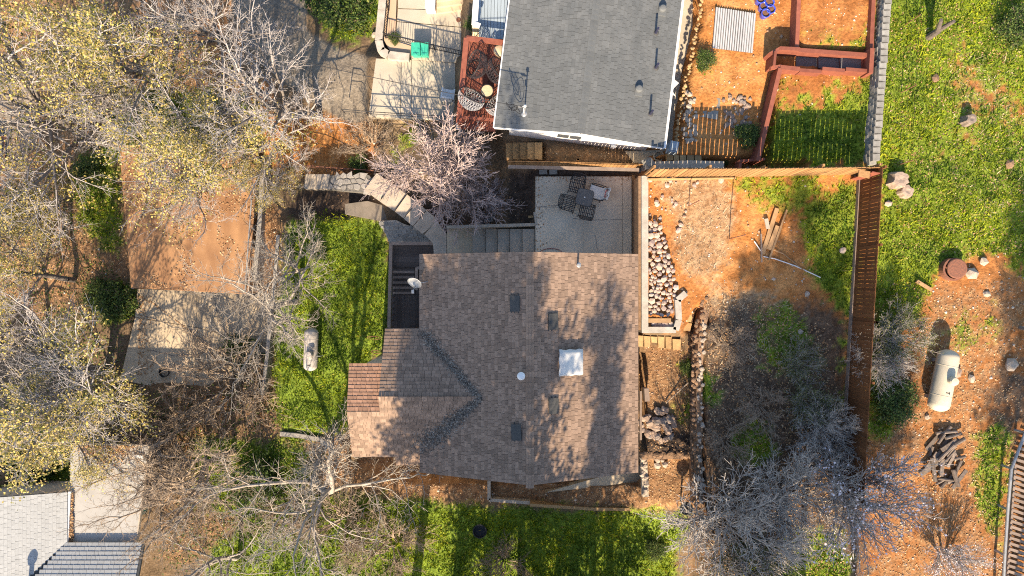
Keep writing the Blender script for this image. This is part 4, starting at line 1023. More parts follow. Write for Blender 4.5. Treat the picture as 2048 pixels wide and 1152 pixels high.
# stone steps
SS = thing('stone_steps', 'curving sandstone steps between the concrete wall and the rock wall', 'steps', W(1385, 630, -.3))
for i, pl in enumerate([[(1383, 564), (1418, 568), (1411, 582), (1378, 577)], [(1378, 579), (1404, 582), (1396, 600), (1372, 596)], [(1371, 598), (1395, 602), (1390, 622), (1366, 620)], [(1366, 622), (1389, 624), (1385, 645), (1364, 643)], [(1363, 645), (1384, 647), (1381, 662), (1362, 661)]]):
    z = -.02 - .17 * i; b = MB(); b.prism([W(x, y, z).xy for x, y in pl], z - .4, z); part('step', b, MAT['flag_warm'], SS)
SB = thing('stone_steps', 'row of amber sandstone blocks below the curved concrete wall', 'steps', W(1310, 685, -.8))
for i, (x0, x1, y0, y1) in enumerate([(1276, 1287, 671, 694), (1288, 1301, 672, 695), (1302, 1315, 673, 686), (1316, 1329, 673, 696), (1331, 1343, 673, 698), (1345, 1362, 678, 700)]):
    z = -.62 - .03 * i; b = MB(); b.prism([W(x, y, z).xy for x, y in [(x0, y0), (x1, y0 + 1), (x1 - 1, y1), (x0 + 1, y1 - 1)]], z - .4, z); part('stone', b, MAT['flag_warm'], SB)
# rubble bed and rubble pile
RB = thing('rubble_bed', 'long bed of pale pink rubble stones behind the retaining wall', 'rubble', W(1325, 540, -.1))
r = random.Random(31); placed = []
tries = 0
while len(placed) < 290 and tries < 9000:
    tries += 1
    py = 440 + 190 * r.random() ** .9; px = r.uniform(1299, (1316 + (py - 440) * .3 if py < 550 else 1352) if py < 600 else 1346)
    if py < 455 and r.random() < .5: continue
    s = r.uniform(.08, .19) if len(placed) < 150 else r.uniform(.05, .11)
    if any(math.hypot(px - a, py - c) < (s + q) * 36 for a, c, q in placed): continue
    placed.append((px, py, s))
    p = W(px, py, .0 + r.uniform(-.05, .08)); inst('stone', rock_mesh(MAT['stone'], r.randrange(8)), rock_mtx(p, s * 1.1, s * r.uniform(.75, 1), s * .75, r.random() * 6.3), RB)
for i in range(28):
    p = G(r.uniform(1299, 1395), r.uniform(350, 470), .03); s = r.uniform(.05, .13)
    inst('stone', rock_mesh(MAT['stone'], r.randrange(8)), rock_mtx(p, s, s * .85, s * .6, r.random() * 6.3), RB)
for i in range(16):
    p = W(1306 + (i % 8) * 5.2 + r.uniform(-2, 2), 648 + (i // 8) * 6, .0); s = r.uniform(.07, .13)
    inst('stone', rock_mesh(MAT['stone'], r.randrange(8)), rock_mtx(p, s * 1.1, s, s * .8, r.random() * 6.3), RB)
b = MB(); b.box(W(1319, 641, .14), (.92, .18, .09), .0); tag(solo('timber', b, MAT['plank']), 'short sawn timber laid across the lower end of the rubble bed', 'timber')
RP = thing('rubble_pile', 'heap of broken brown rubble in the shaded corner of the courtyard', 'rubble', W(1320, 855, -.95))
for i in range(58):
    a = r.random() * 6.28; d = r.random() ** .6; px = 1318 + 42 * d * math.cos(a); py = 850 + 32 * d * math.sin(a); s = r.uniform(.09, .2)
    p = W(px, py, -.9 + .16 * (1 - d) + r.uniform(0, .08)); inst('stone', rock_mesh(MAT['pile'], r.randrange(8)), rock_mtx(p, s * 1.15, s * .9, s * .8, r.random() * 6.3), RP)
RP2 = thing('rubble_pile', 'small group of three pale rocks below the cross wall', 'rubble', W(1320, 925, -1.2))
for px, py, s in ((1315, 919, .17), (1315, 931, .19), (1330, 929, .18), (1324, 921, .1)):
    inst('stone', rock_mesh(MAT['boulder'], r.randrange(8)), rock_mtx(W(px, py, -1.13), s, s * .85, s * .8, r.random() * 6), RP2)
c = W(1290, 786, -.9); b = MB(); b.box(c + Vector((-.02, 0, .25)), (.16, .5, .5), .05); b.box(c + Vector((-.02, 0, .52)), (.2, .54, .04), .05)
tag(solo('meter_box', b, MAT['deck_rail']), 'brown meter box against the right wall of the brown house', 'box')
b = MB(); b.tube(W(1332, 806, -.85), W(1377, 765, -.55), .03, n=7); tag(solo('pole', b, MAT['bark_tan']), 'thin wooden pole leaning against the rock wall', 'pole')
b = MB(); b.beam(W(1281.5, 782, -.55), W(1281.5, 880, -.55), .09, .05); b.beam(W(1281.5, 784, -.55), W(1281.5, 784, -1.0), .06, .06); b.beam(W(1281.5, 878, -.55), W(1281.5, 878, -1.0), .06, .06)
tag(solo('handrail', b, MAT['deck_rail']), 'low wooden handrail along the right wall of the brown house', 'rail')
# iron garden ornament whose shadow falls on the litter
c = G(1361, 1002); pt2 = thing('garden_post', 'dark iron garden post with a round planter bracket in the leaf litter', 'post', c)
b = MB(); b.tube(c, c + Vector((0, 0, 1.35)), .035, n=8); part('pole', b, MAT['black'], pt2)
b = MB(); b.lathe(c + Vector((0, 0, .84)), [(.05, 0), (.24, .05), (.28, .16), (.25, .16), (.04, .05)], 16); b.tube(c + Vector((0, 0, 1.0)), c + Vector((.32, 0, 1.02)), .03, n=6); part('planter', b, MAT['black'], pt2)
# walk and low wall under the lower roof edge
slab_thing('walkway', [(1090, 985), (1150, 968), (1285, 930), (1290, 962), (1180, 975)], -2.2, .4, MAT['concrete'], kind='structure')
line_wall([(978, 962), (978, 1000), (1060, 1006)], -2.35, -3.2, .14, MAT['concrete_gray'], 'curb_wall', 'low concrete curb corner below the lower edge of the brown roof', 'wall')
line_wall([(1060, 1010), (1180, 1018), (1300, 1020), (1388, 1022)], -2.1, -2.8, .13, MAT['flag_warm'], 'curb_wall', 'earthy curb between the leaf litter and the lower lawn', 'wall')
line_wall([(560, 868), (600, 872), (640, 880), (655, 892)], -4.15, -4.7, .2, MAT['flag'], 'curb_wall', 'concrete path edge at the lower end of the left lawn', 'wall')
line_wall([(556, 470), (549, 560), (541, 640), (533, 720), (524, 790)], -4.3, -5.2, .16, MAT['flag'], 'curb_wall', 'concrete curb along the left side of the green lawn', 'wall')
line_wall([(524, 350), (520, 430), (515, 490), (508, 560)], -4.55, -6.2, .2, MAT['flag'], 'retaining_wall', 'pale retaining wall between the brown carport and the leafy path', 'wall')
c = G(706, 914); b = MB(); b.prism([W(x, y, c.z + .3).xy for x, y in [(702, 905), (716, 901), (712, 925), (698, 930)]], c.z - .3, c.z + .12); tag(solo('stepping_slab', b, MAT['flag_warm']), 'orange paving slab at the lower left corner of the brown roof', 'slab')
# steel railing by the carport
b = MB(); zz = -4.0
for a, c in zip([(503, 400), (497, 480), (490, 585)][:-1], [(497, 480), (490, 585)]): b.tube(W(*a, zz), W(*c, zz - .0), .03, n=7)
for a in ((503, 400), (497, 480), (490, 585)): b.tube(W(*a, zz), W(*a, zz - .9), .03, n=7)
tag(solo('steel_railing', b, MAT['steel']), 'galvanised pipe railing along the right edge of the brown carport roof', 'railing')

# ---- driveways, fences and bins at the top
UD = bpy.data.objects.new('driveway', None); COL.objects.link(UD); UD.location = W(830, 170, -3.5); UD['kind'] = 'structure'
for s in ([(752, 117), (802, 119), (800, 236), (737, 233)], [(803, 119), (822, 120), (822, 237), (801, 236)], [(823, 120), (930, 128), (930, 242), (823, 237)]):
    b = MB(); b.prism([W(x, y, -3.4).xy for x, y in s], -3.9, -3.4); part('slab', b, MAT['concrete_pale'], UD)
for s in ([(797, -90), (938, -90), (934, 20), (796, 16)], [(796, 18), (934, 22), (930, 54), (794, 42)], [(794, 44), (930, 56), (928, 126), (823, 118), (823, 92), (791, 84)]):
    b = MB(); b.prism([W(x, y, -3.3).xy for x, y in s], -3.9, -3.3); part('slab', b, MAT['concrete_pale'], UD)
line_wall([(772, -80), (763, 20), (757, 80), (762, 100), (776, 109), (818, 114)], -3.1, -4.2, .34, MAT['concrete_cap'], 'retaining_wall', 'curved pale concrete retaining wall at the corner of the upper driveway', 'wall')
b = MB(); b.prism([W(x, y, -3.25).xy for x, y in [(779, -80), (796, -80), (790, 82), (822, 92), (820, 110), (780, 102), (768, 80), (772, 20)]], -3.8, -3.25)
tag(solo('gravel_bed', b, MAT['pebble']), kind='structure')
def iron_fence(line, z, h, label, step=.105):
    t = thing('iron_fence', label, 'fence', W(*line[0], z))
    rl = MB(); n_single = 0
    for a, c in zip(line[:-1], line[1:]):
        p, q = W(*a, z), W(*c, z); L = (q - p).length
        rl.beam(p + Vector((0, 0, h)), q + Vector((0, 0, h)), .035, .03); rl.beam(p + Vector((0, 0, .1)), q + Vector((0, 0, .1)), .03, .03)
        k = int(L / step)
        for i in range(k + 1):
            x = p.lerp(q, i / k); inst('picket', unit_box(MAT['black']), bar_mtx(x, x + Vector((0, 0, h)), .018, .018), t)
        for x in (p, q): inst('post', unit_box(MAT['black']), bar_mtx(x, x + Vector((0, 0, h + .1)), .05, .05), t)
    part('rail', rl, MAT['black'], t)
iron_fence([(783, -60), (778, 20), (772, 76), (870, 100), (927, 112)], -3.25, .62, 'black iron picket fence around the upper concrete driveway')
def pipe_rail(line, z, h, mat, name, label, posts=True, r0=.02):
    t = thing(name, label, 'railing', W(*line[0], z)); rl = MB()
    for a, c in zip(line[:-1], line[1:]):
        rl.tube(W(*a, z) + Vector((0, 0, h)), W(*c, z) + Vector((0, 0, h)), r0, n=6); rl.tube(W(*a, z) + Vector((0, 0, h * .45)), W(*c, z) + Vector((0, 0, h * .45)), r0 * .8, n=6)
    part('rail', rl, mat, t)
    for a in line:
        b = MB(); b.tube(W(*a, z - .3), W(*a, z) + Vector((0, 0, h)), r0 * 1.1, n=6); part('post', b, mat, t)
pipe_rail([(690, 226), (743, 231), (826, 236), (905, 241)], -3.4, .68, MAT['black'], 'pipe_railing', 'thin dark pipe railing along the lower edge of the upper driveway')
pipe_rail([(612, 335), (663, 340), (690, 342), (758, 347)], -4.3, .75, MAT['rust'], 'pipe_railing', 'rusty pipe railing on the orange bank above the flagstone landing', r0=.022)
for i, (px, w, lab) in enumerate(((836, .42, 'left one of two green lidded bins by the iron fence'), (852, .38, 'right one of two green lidded bins by the iron fence'))):
    c = W(px, 108, -3.4); t = thing('wheeled_bin', lab, 'bin', c, 'green bins by the iron fence')
    b = MB(); b.hexa([c + Vector((a * w * .4, d * .2, .06)) for a, d in ((-1, -1), (1, -1), (1, 1), (-1, 1))], [c + Vector((a * w * .48, d * .27, .62)) for a, d in ((-1, -1), (1, -1), (1, 1), (-1, 1))]); part('tub', b, MAT['green_bin'], t)
    b = MB(); b.box(c + Vector((0, 0, .645)), (w, .58, .05)); b.box(c + Vector((0, -.24, .685)), (w * .6, .07, .03)); part('lid', b, MAT['green_bin'], t)
    b = MB(); b.tube(c + Vector((-w * .4, .24, .08)), c + Vector((w * .4, .24, .08)), .08, n=10); part('wheel', b, MAT['black'], t)
# white chair on the drive
c = W(898, 195, -3.4); t = thing('garden_chair', 'white slatted garden chair beside the red deck', 'chair', c)
ry = -.15
R = Matrix.Rotation(ry, 3, 'Z')
for nm, ct, sz in (('seat', (0, 0, .4), (.5, .5, .05)), ('backrest', (0, -.27, .68), (.5, .06, .55)), ('armrest', (-.27, 0, .6), (.07, .5, .04)), ('armrest', (.27, 0, .6), (.07, .5, .04)), ('leg', (-.24, .2, .19), (.05, .05, .38)), ('leg', (.24, .2, .19), (.05, .05, .38)), ('leg', (-.24, -.2, .19), (.05, .05, .38)), ('leg', (.24, -.2, .19), (.05, .05, .38))):
    b = MB(); b.box(c + R @ Vector(ct), sz, ry); part(nm, b, MAT['white'], t)
# porch steps and white bin at the top edge
b = MB()
for i in range(3):
    z = -3.3 + .18 * (i + 1); b.prism([W(x, y, z).xy for x, y in [(873, 26 - 12 * i), (938, 17 - 12 * i), (940, -90), (873, -90)]], z - .4, z)
tag(solo('porch_steps', b, MAT['concrete']), 'concrete porch steps at the top edge of the upper driveway', 'steps')
c = W(864, 22, -3.3); t = thing('cooler', 'white box standing by the concrete porch steps', 'box', c)
b = MB(); b.box(c + Vector((0, .25, .3)), (.42, .75, .6), -.05); part('body', b, MAT['white'], t); b = MB(); b.box(c + Vector((0, .25, .625)), (.45, .78, .05), -.05); part('lid', b, MAT['white'], t)
b = MB(); b.lathe(W(917, 40, -3.29), [(.1, 0), (.11, .015), (.02, .02)], 12); tag(solo('drain_cover', b, MAT['rust']), 'small round rusty cover set in the upper driveway', 'cover')
# side yard steps of gray house
SY = thing('stairs', 'tan concrete steps along the white gable wall', 'stairs', W(1055, 300, -1.8))
for i in range(5):
    z = -1.3 - .15 * i; x1 = 1084 - 14.5 * i
    b = MB(); b.prism([W(x, y, z).xy for x, y in [(x1 - 14.5, 285), (x1 + .5, 285), (x1 + .5, 320), (x1 - 14.5, 318)]], z - .5, z); part('step', b, MAT['flag_warm'], SY)
slab_thing('walkway', [(1250, 302), (1330, 300), (1322, 322), (1268, 326)], -1.28, .3, MAT['concrete'], kind='structure')
slab_thing('walkway', [(1325, 300), (1350, 130), (1372, -80), (1396, -80), (1390, 40), (1362, 150), (1345, 300)], -1.36, .3, MAT['concrete_pale'], kind='structure')

# ------------------------------------------------------------------ wooden fences, board by board
def board_fence(line, h, bw, gap, mat, label, name='board_fence', side=1, top_jit=.01, rails=True, zf=None, singles=300):
    p0 = zf(*line[0]) if zf else G(*line[0])
    t = thing(name, label, 'fence', p0); r = random.Random(len(line) * 7 + int(line[0][0]))
    for a, c in zip(line[:-1], line[1:]):
        p = zf(*a) if zf else G(*a); q = zf(*c) if zf else G(*c)
        d = Vector((q.x - p.x, q.y - p.y, 0)); L = d.length; d.normalize(); nr = Vector((d.y, -d.x, 0)) * side
        n = max(1, int(L / (bw + gap)))
        for i in range(n):
            x = p.lerp(q, (i + .5) / n); hh = h + r.uniform(-top_jit, top_jit)
            base = Vector((x.x, x.y, x.z - .05)) + nr * r.uniform(-.003, .003)
            m = Matrix((d * bw, nr * .02, Vector((r.uniform(-.01, .01), r.uniform(-.01, .01), 1)) * hh)).transposed().to_4x4()
            inst('board', unit_box(mat), Matrix.Translation(base + Vector((0, 0, hh / 2))) @ m, t)
        if rails:
            for zz in (.28, h * .5, h - .22):
                b = MB(); b.beam(p + nr * -.035 + Vector((0, 0, zz)), q + nr * -.035 + Vector((0, 0, zz)), .04, .09); part('rail', b, mat, t)
        k = max(1, round(L / 2.4))
        for i in range(k + 1):
            x = p.lerp(q, i / k) - nr * .11; b = MB(); b.beam(x + Vector((0, 0, -.3)), x + Vector((0, 0, h - .02)), .09, .09); part('post', b, mat, t)
    return t
F1 = board_fence([(1717, 349), (1700, 640), (1681, 980)], 1.88, .135, .010, MAT['fence'], 'tall dark brown board fence running down the right side of the upper yard', side=1)
b = MB(); p, q = G(1716, 352), G(1681, 980); b.beam(p + Vector((-.03, 0, .1)), q + Vector((-.03, 0, .1)), .035, .24); part('kick_board', b, MAT['deck_rail'], F1)
F2 = board_fence([(1291, 354), (1500, 353), (1714, 350)], 1.85, .16, .022, MAT['fence_tan'], 'sunlit tan board fence along the upper edge of the orange yard', side=1, zf=lambda x, y: W(x, y, .06))
b = MB(); p, q = W(1294, 359, .1), W(1470, 357, .1); b.beam(p, q, .05, .25); part('kick_board', b, MAT['flag_warm'], F2)
F3 = board_fence([(1016, 334), (1150, 336), (1278, 340)], 1.35, .14, .006, MAT['fence_tan'], 'shaded tan board fence between the patio and the gray house', side=1, zf=lambda x, y: W(x, y, -1.45))
b = MB(); b.beam(W(1016, 333.5, -.06), W(1278, 339.5, -.06), .14, .04); part('cap_rail', b, MAT['deck_rail'], F3)
c = W(1777, 346, .1); fp = thing('fence_gate', 'short reddish fence return with a flat cap at the top of the brown fence', 'gate', c)
b = MB(); b.beam(W(1717, 346, 1.86) , W(1739, 350, 1.80), .26, .05); part('cap', b, MAT['fence_tan'], fp)
b = MB(); b.beam(W(1722, 351, 1.0), W(1738, 354, 1.0), .04, 1.7); part('panel', b, MAT['redwood'], fp)
b = MB(); b.beam(W(1739, 352, 0), W(1739, 352, 1.78), .1, .1); part('post', b, MAT['redwood'], fp)
# gray pier where the fences meet
c = W(1284, 338, -1.4); t = thing('stone_pier', 'gray mortared pier where the two fences meet by the patio', 'pier', c)
for i, (dx, dy, s, z) in enumerate(((0, 0, .42, .3), (.04, -.02, .38, .7), (-.02, .03, .36, 1.1), (.02, 0, .30, 1.42))):
    b = MB(); b.box(c + Vector((dx, dy, z)), (s, s, .36), .2 * i); part('block', b, MAT['block'], t)
line_wall([(1292, 331), (1380, 328), (1448, 330)], .05, -.6, .30, MAT['concrete_gray'], 'retaining_wall', 'low gray block wall striped with light behind the tan fence', 'wall')

# red timber beds of the upper right yard
RBD = thing('raised_bed', 'large red timber retaining bed holding the upper grass terrace', 'planter', W(1660, 60, .4))
def timber(root, a, c, z0, z1, w, nm='timber'):
    b = MB(); p, q = W(*a, z1), W(*c, z1); b.beam(p - Vector((0, 0, (z1 - z0) / 2)), q - Vector((0, 0, (z1 - z0) / 2)), w, z1 - z0); return part(nm, b, MAT['redwood'], root)
timber(RBD, (1602, -100), (1594, 98), -.25, .50, .16); timber(RBD, (1588, 99), (1735, 110), -.2, .48, .17); timber(RBD, (1752, -100), (1743, 100), .1, .56, .16)
timber(RBD, (1745, 96), (1742, 146), -.1, .72, .17); timber(RBD, (1560, 96), (1600, 98), -.25, .60, .14); timber(RBD, (1540, 108), (1562, 96), -.25, .58, .14)
RB2 = thing('raised_bed', 'lower red timber retaining bed holding the shaded grass terrace', 'planter', W(1640, 240, .3))
timber(RB2, (1561, 136), (1516, 322), -.4, .56, .17); timber(RB2, (1561, 134), (1600, 138), -.1, .55, .17)
for a, c in (((1600, 140), (1643, 143)), ((1645, 137), (1690, 141)), ((1692, 138), (1740, 142))): timber(RB2, a, c, -.1, .56 if a[0] != 1600 else .50, .14)
b = MB(); b.beam(W(1543, 110, .3), W(1540, 138, .3), .1, .9); b.beam(W(1540, 137, .42), W(1562, 133, .42), .12, .2); part('post', b, MAT['redwood'], RB2)
timber(RB2, (1479, 322), (1530, 318), -.3, .3, .1); timber(RB2, (1482, 322), (1480, 336), -.3, .28, .1)
GS_ = thing('gravel_steps', 'three dark gravel steps framed in red timber between the two beds', 'steps', W(1650, 120, -.1))
for i, (x0, x1) in enumerate(((1592, 1634), (1637, 1678), (1681, 1722))):
    z = -.05 + .12 * i; b = MB(); b.prism([W(x, y, z).xy for x, y in [(x0, 110), (x1, 112), (x1, 138), (x0, 136)]], z - .3, z); part('tread', b, MAT['gravel'], GS_)
    b = MB(); b.prism([W(x, y, z).xy for x, y in [(x1, 111), (x1 + 3, 111), (x1 + 3, 139), (x1, 139)]], z - .2, z + .03); part('riser', b, MAT['redwood'], GS_)
for i in range(3):
    z = -.15 - .1 * i; b = MB(); x1 = 1588 - 15 * i; b.prism([W(x, y, z).xy for x, y in [(x1 - 14, 112), (x1, 112), (x1, 136), (x1 - 14, 136)]], z - .2, z); part('tread', b, MAT['redwood'], GS_)
# gray block wall
BW = thing('block_wall', 'gray split block wall along the edge of the green meadow', 'wall', W(1757, 160, .3))
r = random.Random(12)
bm_ = mesh_of('block', MB().hexa([(-.17, -.15, 0), (.17, -.15, 0), (.15, .15, 0), (-.15, .15, 0)], [(-.165, -.145, .2), (.165, -.145, .2), (.145, .145, .2), (-.145, .145, .2)]).v, MB().hexa([(0, 0, 0)] * 4, [(0, 0, 0)] * 4).f, MAT['block'])
for c_ in range(4):
    n = 30
    for i in range(n):
        t = (i + (c_ % 2) * .5) / n; px = 1776 - 30 * t; py = -60 + 388 * t
        p = W(px, py, .55); p.z = .55 - .2 * c_; p.x += -.02 * c_
        inst('block', bm_, Matrix.Translation(p + Vector((r.uniform(-.015, .015), 0, 0))) @ Matrix.Rotation(-math.pi / 2 + r.uniform(-.06, .06), 4, 'Z'), BW)
# corrugated sheet
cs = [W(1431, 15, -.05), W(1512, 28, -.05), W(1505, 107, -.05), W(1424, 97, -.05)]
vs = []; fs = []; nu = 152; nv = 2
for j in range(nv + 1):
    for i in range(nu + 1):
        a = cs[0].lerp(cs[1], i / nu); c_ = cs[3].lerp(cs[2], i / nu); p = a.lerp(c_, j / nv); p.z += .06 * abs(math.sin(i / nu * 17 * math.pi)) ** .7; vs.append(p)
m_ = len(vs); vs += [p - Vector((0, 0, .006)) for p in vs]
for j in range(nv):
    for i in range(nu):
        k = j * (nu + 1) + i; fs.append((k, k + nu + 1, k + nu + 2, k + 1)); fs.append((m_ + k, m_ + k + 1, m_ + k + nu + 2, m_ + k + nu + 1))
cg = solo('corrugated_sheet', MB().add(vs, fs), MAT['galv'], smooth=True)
cg.data.materials.append(M('shaded_groove', (.13, .12, .12), (.09, .085, .085), 5, .8, .05))  # darker gray that paints the shade of the valleys onto the groove faces
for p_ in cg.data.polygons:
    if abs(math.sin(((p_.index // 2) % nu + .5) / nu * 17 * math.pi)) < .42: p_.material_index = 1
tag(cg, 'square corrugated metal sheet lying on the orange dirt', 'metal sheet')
# blue pots
def pot_proto():
    t = thing('plant_pot', 'x', 'pot', (0, 0, 0), 'blue glazed pots on the orange dirt')
    b = MB(); b.lathe((0, 0, 0), [(.12, 0), (.155, .08), (.175, .36), (.19, .40), (.19, .43), (.155, .43), (.15, .34)], 20); part('body', b, MAT['blue'], t, smooth=True)
    b = MB(); b.lathe((0, 0, .35), [(.152, 0), (.152, .02), (.02, .035)], 16); part('soil', b, MAT['soil'], t); return t
proto = pot_proto()
for i, (px, py, s, lab) in enumerate(((1517, 2, 1, 'blue glazed pot at the far upper left of the pot cluster'), (1534, 9, 1.05, 'blue glazed pot at the upper right of the pot cluster'), (1523, 16, .95, 'blue glazed pot in the middle of the pot cluster'), (1537, 22, 1, 'blue glazed pot at the right edge of the pot cluster'), (1527, 30, 1.0, 'blue glazed pot nearest the corrugated sheet'))):
    o = proto if i == 0 else copy_tree(proto); o.location = W(px - 2.5, py + 4, -.22); o.scale = (s, s, s); o['label'] = lab
# paving slabs, rocks and odds and ends in that yard
PV = thing('paving_slabs', 'stack of four gray paving slabs striped by fence shadow', 'slabs', W(1416, 216, -.2))
for (x0, y0, x1, y1) in ((1399, 192, 1415, 214), (1417, 194, 1441, 217), (1395, 216, 1414, 235), (1416, 219, 1437, 239)):
    b = MB(); b.prism([W(x, y, -.1).xy for x, y in [(x0, y0), (x1, y0 + 3), (x1 - 2, y1), (x0 - 2, y1 - 3)]], -.3, -.1); part('slab', b, MAT['block'], PV)
for nm, x0, x1, y0, y1, n, lab, mt in (('rock_cluster', 1366, 1392, 184, 292, 46, 'strip of white and gray rocks along the gray house walkway', 'boulder'), ('rock_cluster', 1446, 1500, 192, 256, 46, 'patch of mixed brown rocks right of the paving slabs', 'pile')):
    t = thing(nm, lab, 'rocks', W((x0 + x1) / 2, (y0 + y1) / 2, -.25))
    for i in range(n):
        p = G(r.uniform(x0, x1), r.uniform(y0, y1), .03); s = r.uniform(.07, .15); inst('stone', rock_mesh(MAT[mt], r.randrange(8)), rock_mtx(p, s, s * .85, s * .7, r.random() * 6.3), t)
t = thing('rock_edging', 'row of pale edging stones between the walkway and the orange dirt', 'edging', W(1375, 100, -.2))
rock_row(t, [(1408, -40), (1398, 40), (1384, 110), (1368, 180), (1350, 290)], -.2, 60, .05, .10, MAT['flag_warm'], 13, .06)
t = thing('stepping_stones', 'row of reddish stepping stones by the round planter', 'paving', W(1365, 308, -.3))
for x0, x1 in ((1333, 1345), (1347, 1357), (1359, 1371), (1373, 1387), (1389, 1402)):
    b = MB(); b.prism([W(x, y, -.18).xy for x, y in [(x0, 292), (x1, 290), (x1 + 1, 320), (x0 + 1, 322)]], -.4, -.18); part('stone', b, MAT['flag_warm'], t)
c = W(1341, 299, -.25); b = MB(); b.box(c + Vector((0, 0, .3)), (.36, .44, .6), -.2); b.box(c + Vector((0, .02, .63)), (.32, .36, .06), -.2); b.box(c + Vector((0, .02, .68)), (.2, .2, .05), -.2)
tag(solo('heat_pump', b, MAT['deck_blue']), 'gray utility unit at the lower right corner of the gray house', 'unit')
c = W(1313, 316, -1.28); t = thing('planter', 'round planter with a pale rim at the corner of the walkway', 'planter', c)
b = MB(); b.lathe(c, [(.17, 0), (.21, .4), (.23, .42), (.23, .46), (.18, .46), (.17, .36)], 20); part('body', b, MAT['concrete'], t); b = MB(); b.lathe(c + Vector((0, 0, .34)), [(.17, 0), (.02, .02)], 14); part('soil', b, MAT['gravel'], t)
c = W(1471, 267, -.2); inst('boulder', rock_mesh(MAT['pile'], 3), rock_mtx(c, .26, .2, .2, .3), None)
tag(bpy.data.objects['boulder'], 'flat tan boulder beside the green shrub under the fence shadow', 'rock')

# patio furniture
c = W(1166, 399, PZ); pa_ = .42
tbl = thing('patio_table', 'small square dark patio table in the middle of the patio', 'table', c, None, -.25)
b = MB(); b.prism([(.34, -.26), (.34, .26), (.26, .34), (-.26, .34), (-.34, .26), (-.34, -.26), (-.26, -.34), (.26, -.34)], .66, .69); part('tabletop', b, MAT['charcoal'], tbl, local=True)
b = MB(); b.wire([Vector((x, y, .68)) for x, y in ((.345, -.26), (.345, .26), (.26, .345), (-.26, .345), (-.345, .26), (-.345, -.26), (-.26, -.345), (.26, -.345), (.345, -.26))], .014, 6); part('rim', b, MAT['black'], tbl, local=True)
for i in range(4):
    a = i * math.pi / 2 + .78; b = MB(); b.tube((.26 * math.cos(a), .26 * math.sin(a), 0), (.2 * math.cos(a), .2 * math.sin(a), .66), .02, n=6); part('leg', b, MAT['black'], tbl, local=True)
b = MB(); b.lathe((0, 0, .69), [(.03, 0), (.03, .02), (.01, .03)], 10); part('plug', b, MAT['white'], tbl, local=True)
def chair_proto():
    t = thing('patio_chair', 'x', 'chair', (0, 0, 0), 'black metal chairs around the patio table')
    fr = MB(); fr.wire([Vector(p) for p in ((-.29, .30, .42), (.29, .30, .42), (.29, -.24, .40), (-.29, -.24, .40), (-.29, .30, .42))], .018, 6); part('seat_frame', fr, MAT['black'], t)
    b = MB()
    for i in range(7): x = -.225 + i * .075; b.box((x, .03, .425), (.03, .54, .012))
    for y in (-.1, .1, .2): b.box((0, y, .428), (.54, .025, .012))
    part('seat', b, MAT['black'], t)
    b = MB(); b.wire([Vector(p) for p in ((-.27, -.24, .40), (-.25, -.42, .92), (0, -.45, .97), (.25, -.42, .92), (.27, -.24, .40))], .018, 6)
    for i in range(6): x = -.2 + i * .08; b.tube((x, -.25, .42), (x * .95, -.425, .92), .009, n=5)
    for z in (.55, .68, .8): b.tube((-.26, -.24 - (z - .4) * .35, z), (.26, -.24 - (z - .4) * .35, z), .012, n=5)
    part('backrest', b, MAT['black'], t)
    for s in (-1, 1):
        b = MB(); b.wire([Vector((s * .3, -.34, .66)), Vector((s * .32, 0, .66)), Vector((s * .31, .26, .63)), Vector((s * .3, .3, .42))], .018, 6); part('armrest', b, MAT['black'], t)
        for y in (.28, -.24):
            b = MB(); b.tube((s * .29, y, .41), (s * .31, y * 1.1, 0), .016, n=6); part('leg', b, MAT['black'], t)
    return t
cp_ = chair_proto()
for i, (px, py, rz, lab) in enumerate(((1152, 374, math.pi - .25 + .02, 'black metal patio chair behind the table, nearest the tan fence'), (1191, 388, math.pi / 2 - .28, 'black patio chair draped with a white towel'), (1171, 424, .28 - .5, 'black metal patio chair in front of the table, nearest the brown roof'), (1135, 410, -math.pi / 2 - .28, 'black metal patio chair left of the table'))):
    o = cp_ if i == 0 else copy_tree(cp_); o.location = W(px, py, PZ); o.rotation_euler = (0, 0, rz); o['label'] = lab
tw = thing('towel', 'white towel with a red print draped over the right patio chair', 'towel', W(1191, 388, PZ), None, math.pi / 2 - .28)
vs = []; fs = []
prof = [(.32, .46), (.1, .452), (-.16, .452), (-.25, .48), (-.36, .74), (-.42, .95), (-.455, 1.0), (-.485, .95), (-.47, .72)]
for (y, z) in prof:
    for i in range(7): x = -.26 + i * .52 / 6; vs.append((x, y + .012 * math.sin(i * 2.2), z + .014 * math.sin(i * 1.9 + y * 9)))
for j in range(len(prof) - 1):
    for i in range(6): fs.append((j * 7 + i, j * 7 + i + 1, (j + 1) * 7 + i + 1, (j + 1) * 7 + i))
part('cloth', MB().add(vs, fs), MAT['white_cloth'], tw, smooth=True, local=True)
b = MB()
for k in range(2): b.wire([Vector((.17 * math.cos(t_ / 10 * math.pi * 2) , -.36 + .07 * math.sin(t_ / 10 * math.pi * 2) - k * .03, .79 + .17 * math.sin(t_ / 10 * math.pi * 2) + k * .03)) for t_ in range(11)], .010, 5)
part('print', b, M('red_print', (.45, .12, .10), None, 5, .9, 0), tw, local=True)
b = MB(); pts = [W(1094 + 22 * math.cos(a) + 8, 506 - 9 * math.sin(a), PZ + .03) for a in np.linspace(.1, 3.0, 14)]; b.wire(pts, .015, 6); tag(solo('garden_hose', b, M('hose', (.25, .09, .09), (.2, .07, .07), 5, .5, 0)), 'coiled red garden hose by the roof edge on the patio', 'hose')
c = G(1061, 434); b = MB(); b.box(c + Vector((0, 0, .06)), (.2, .1, .1), .05); tag(solo('brick', b, MAT['flag_warm']), 'single orange brick lying in the mulch left of the patio', 'brick')
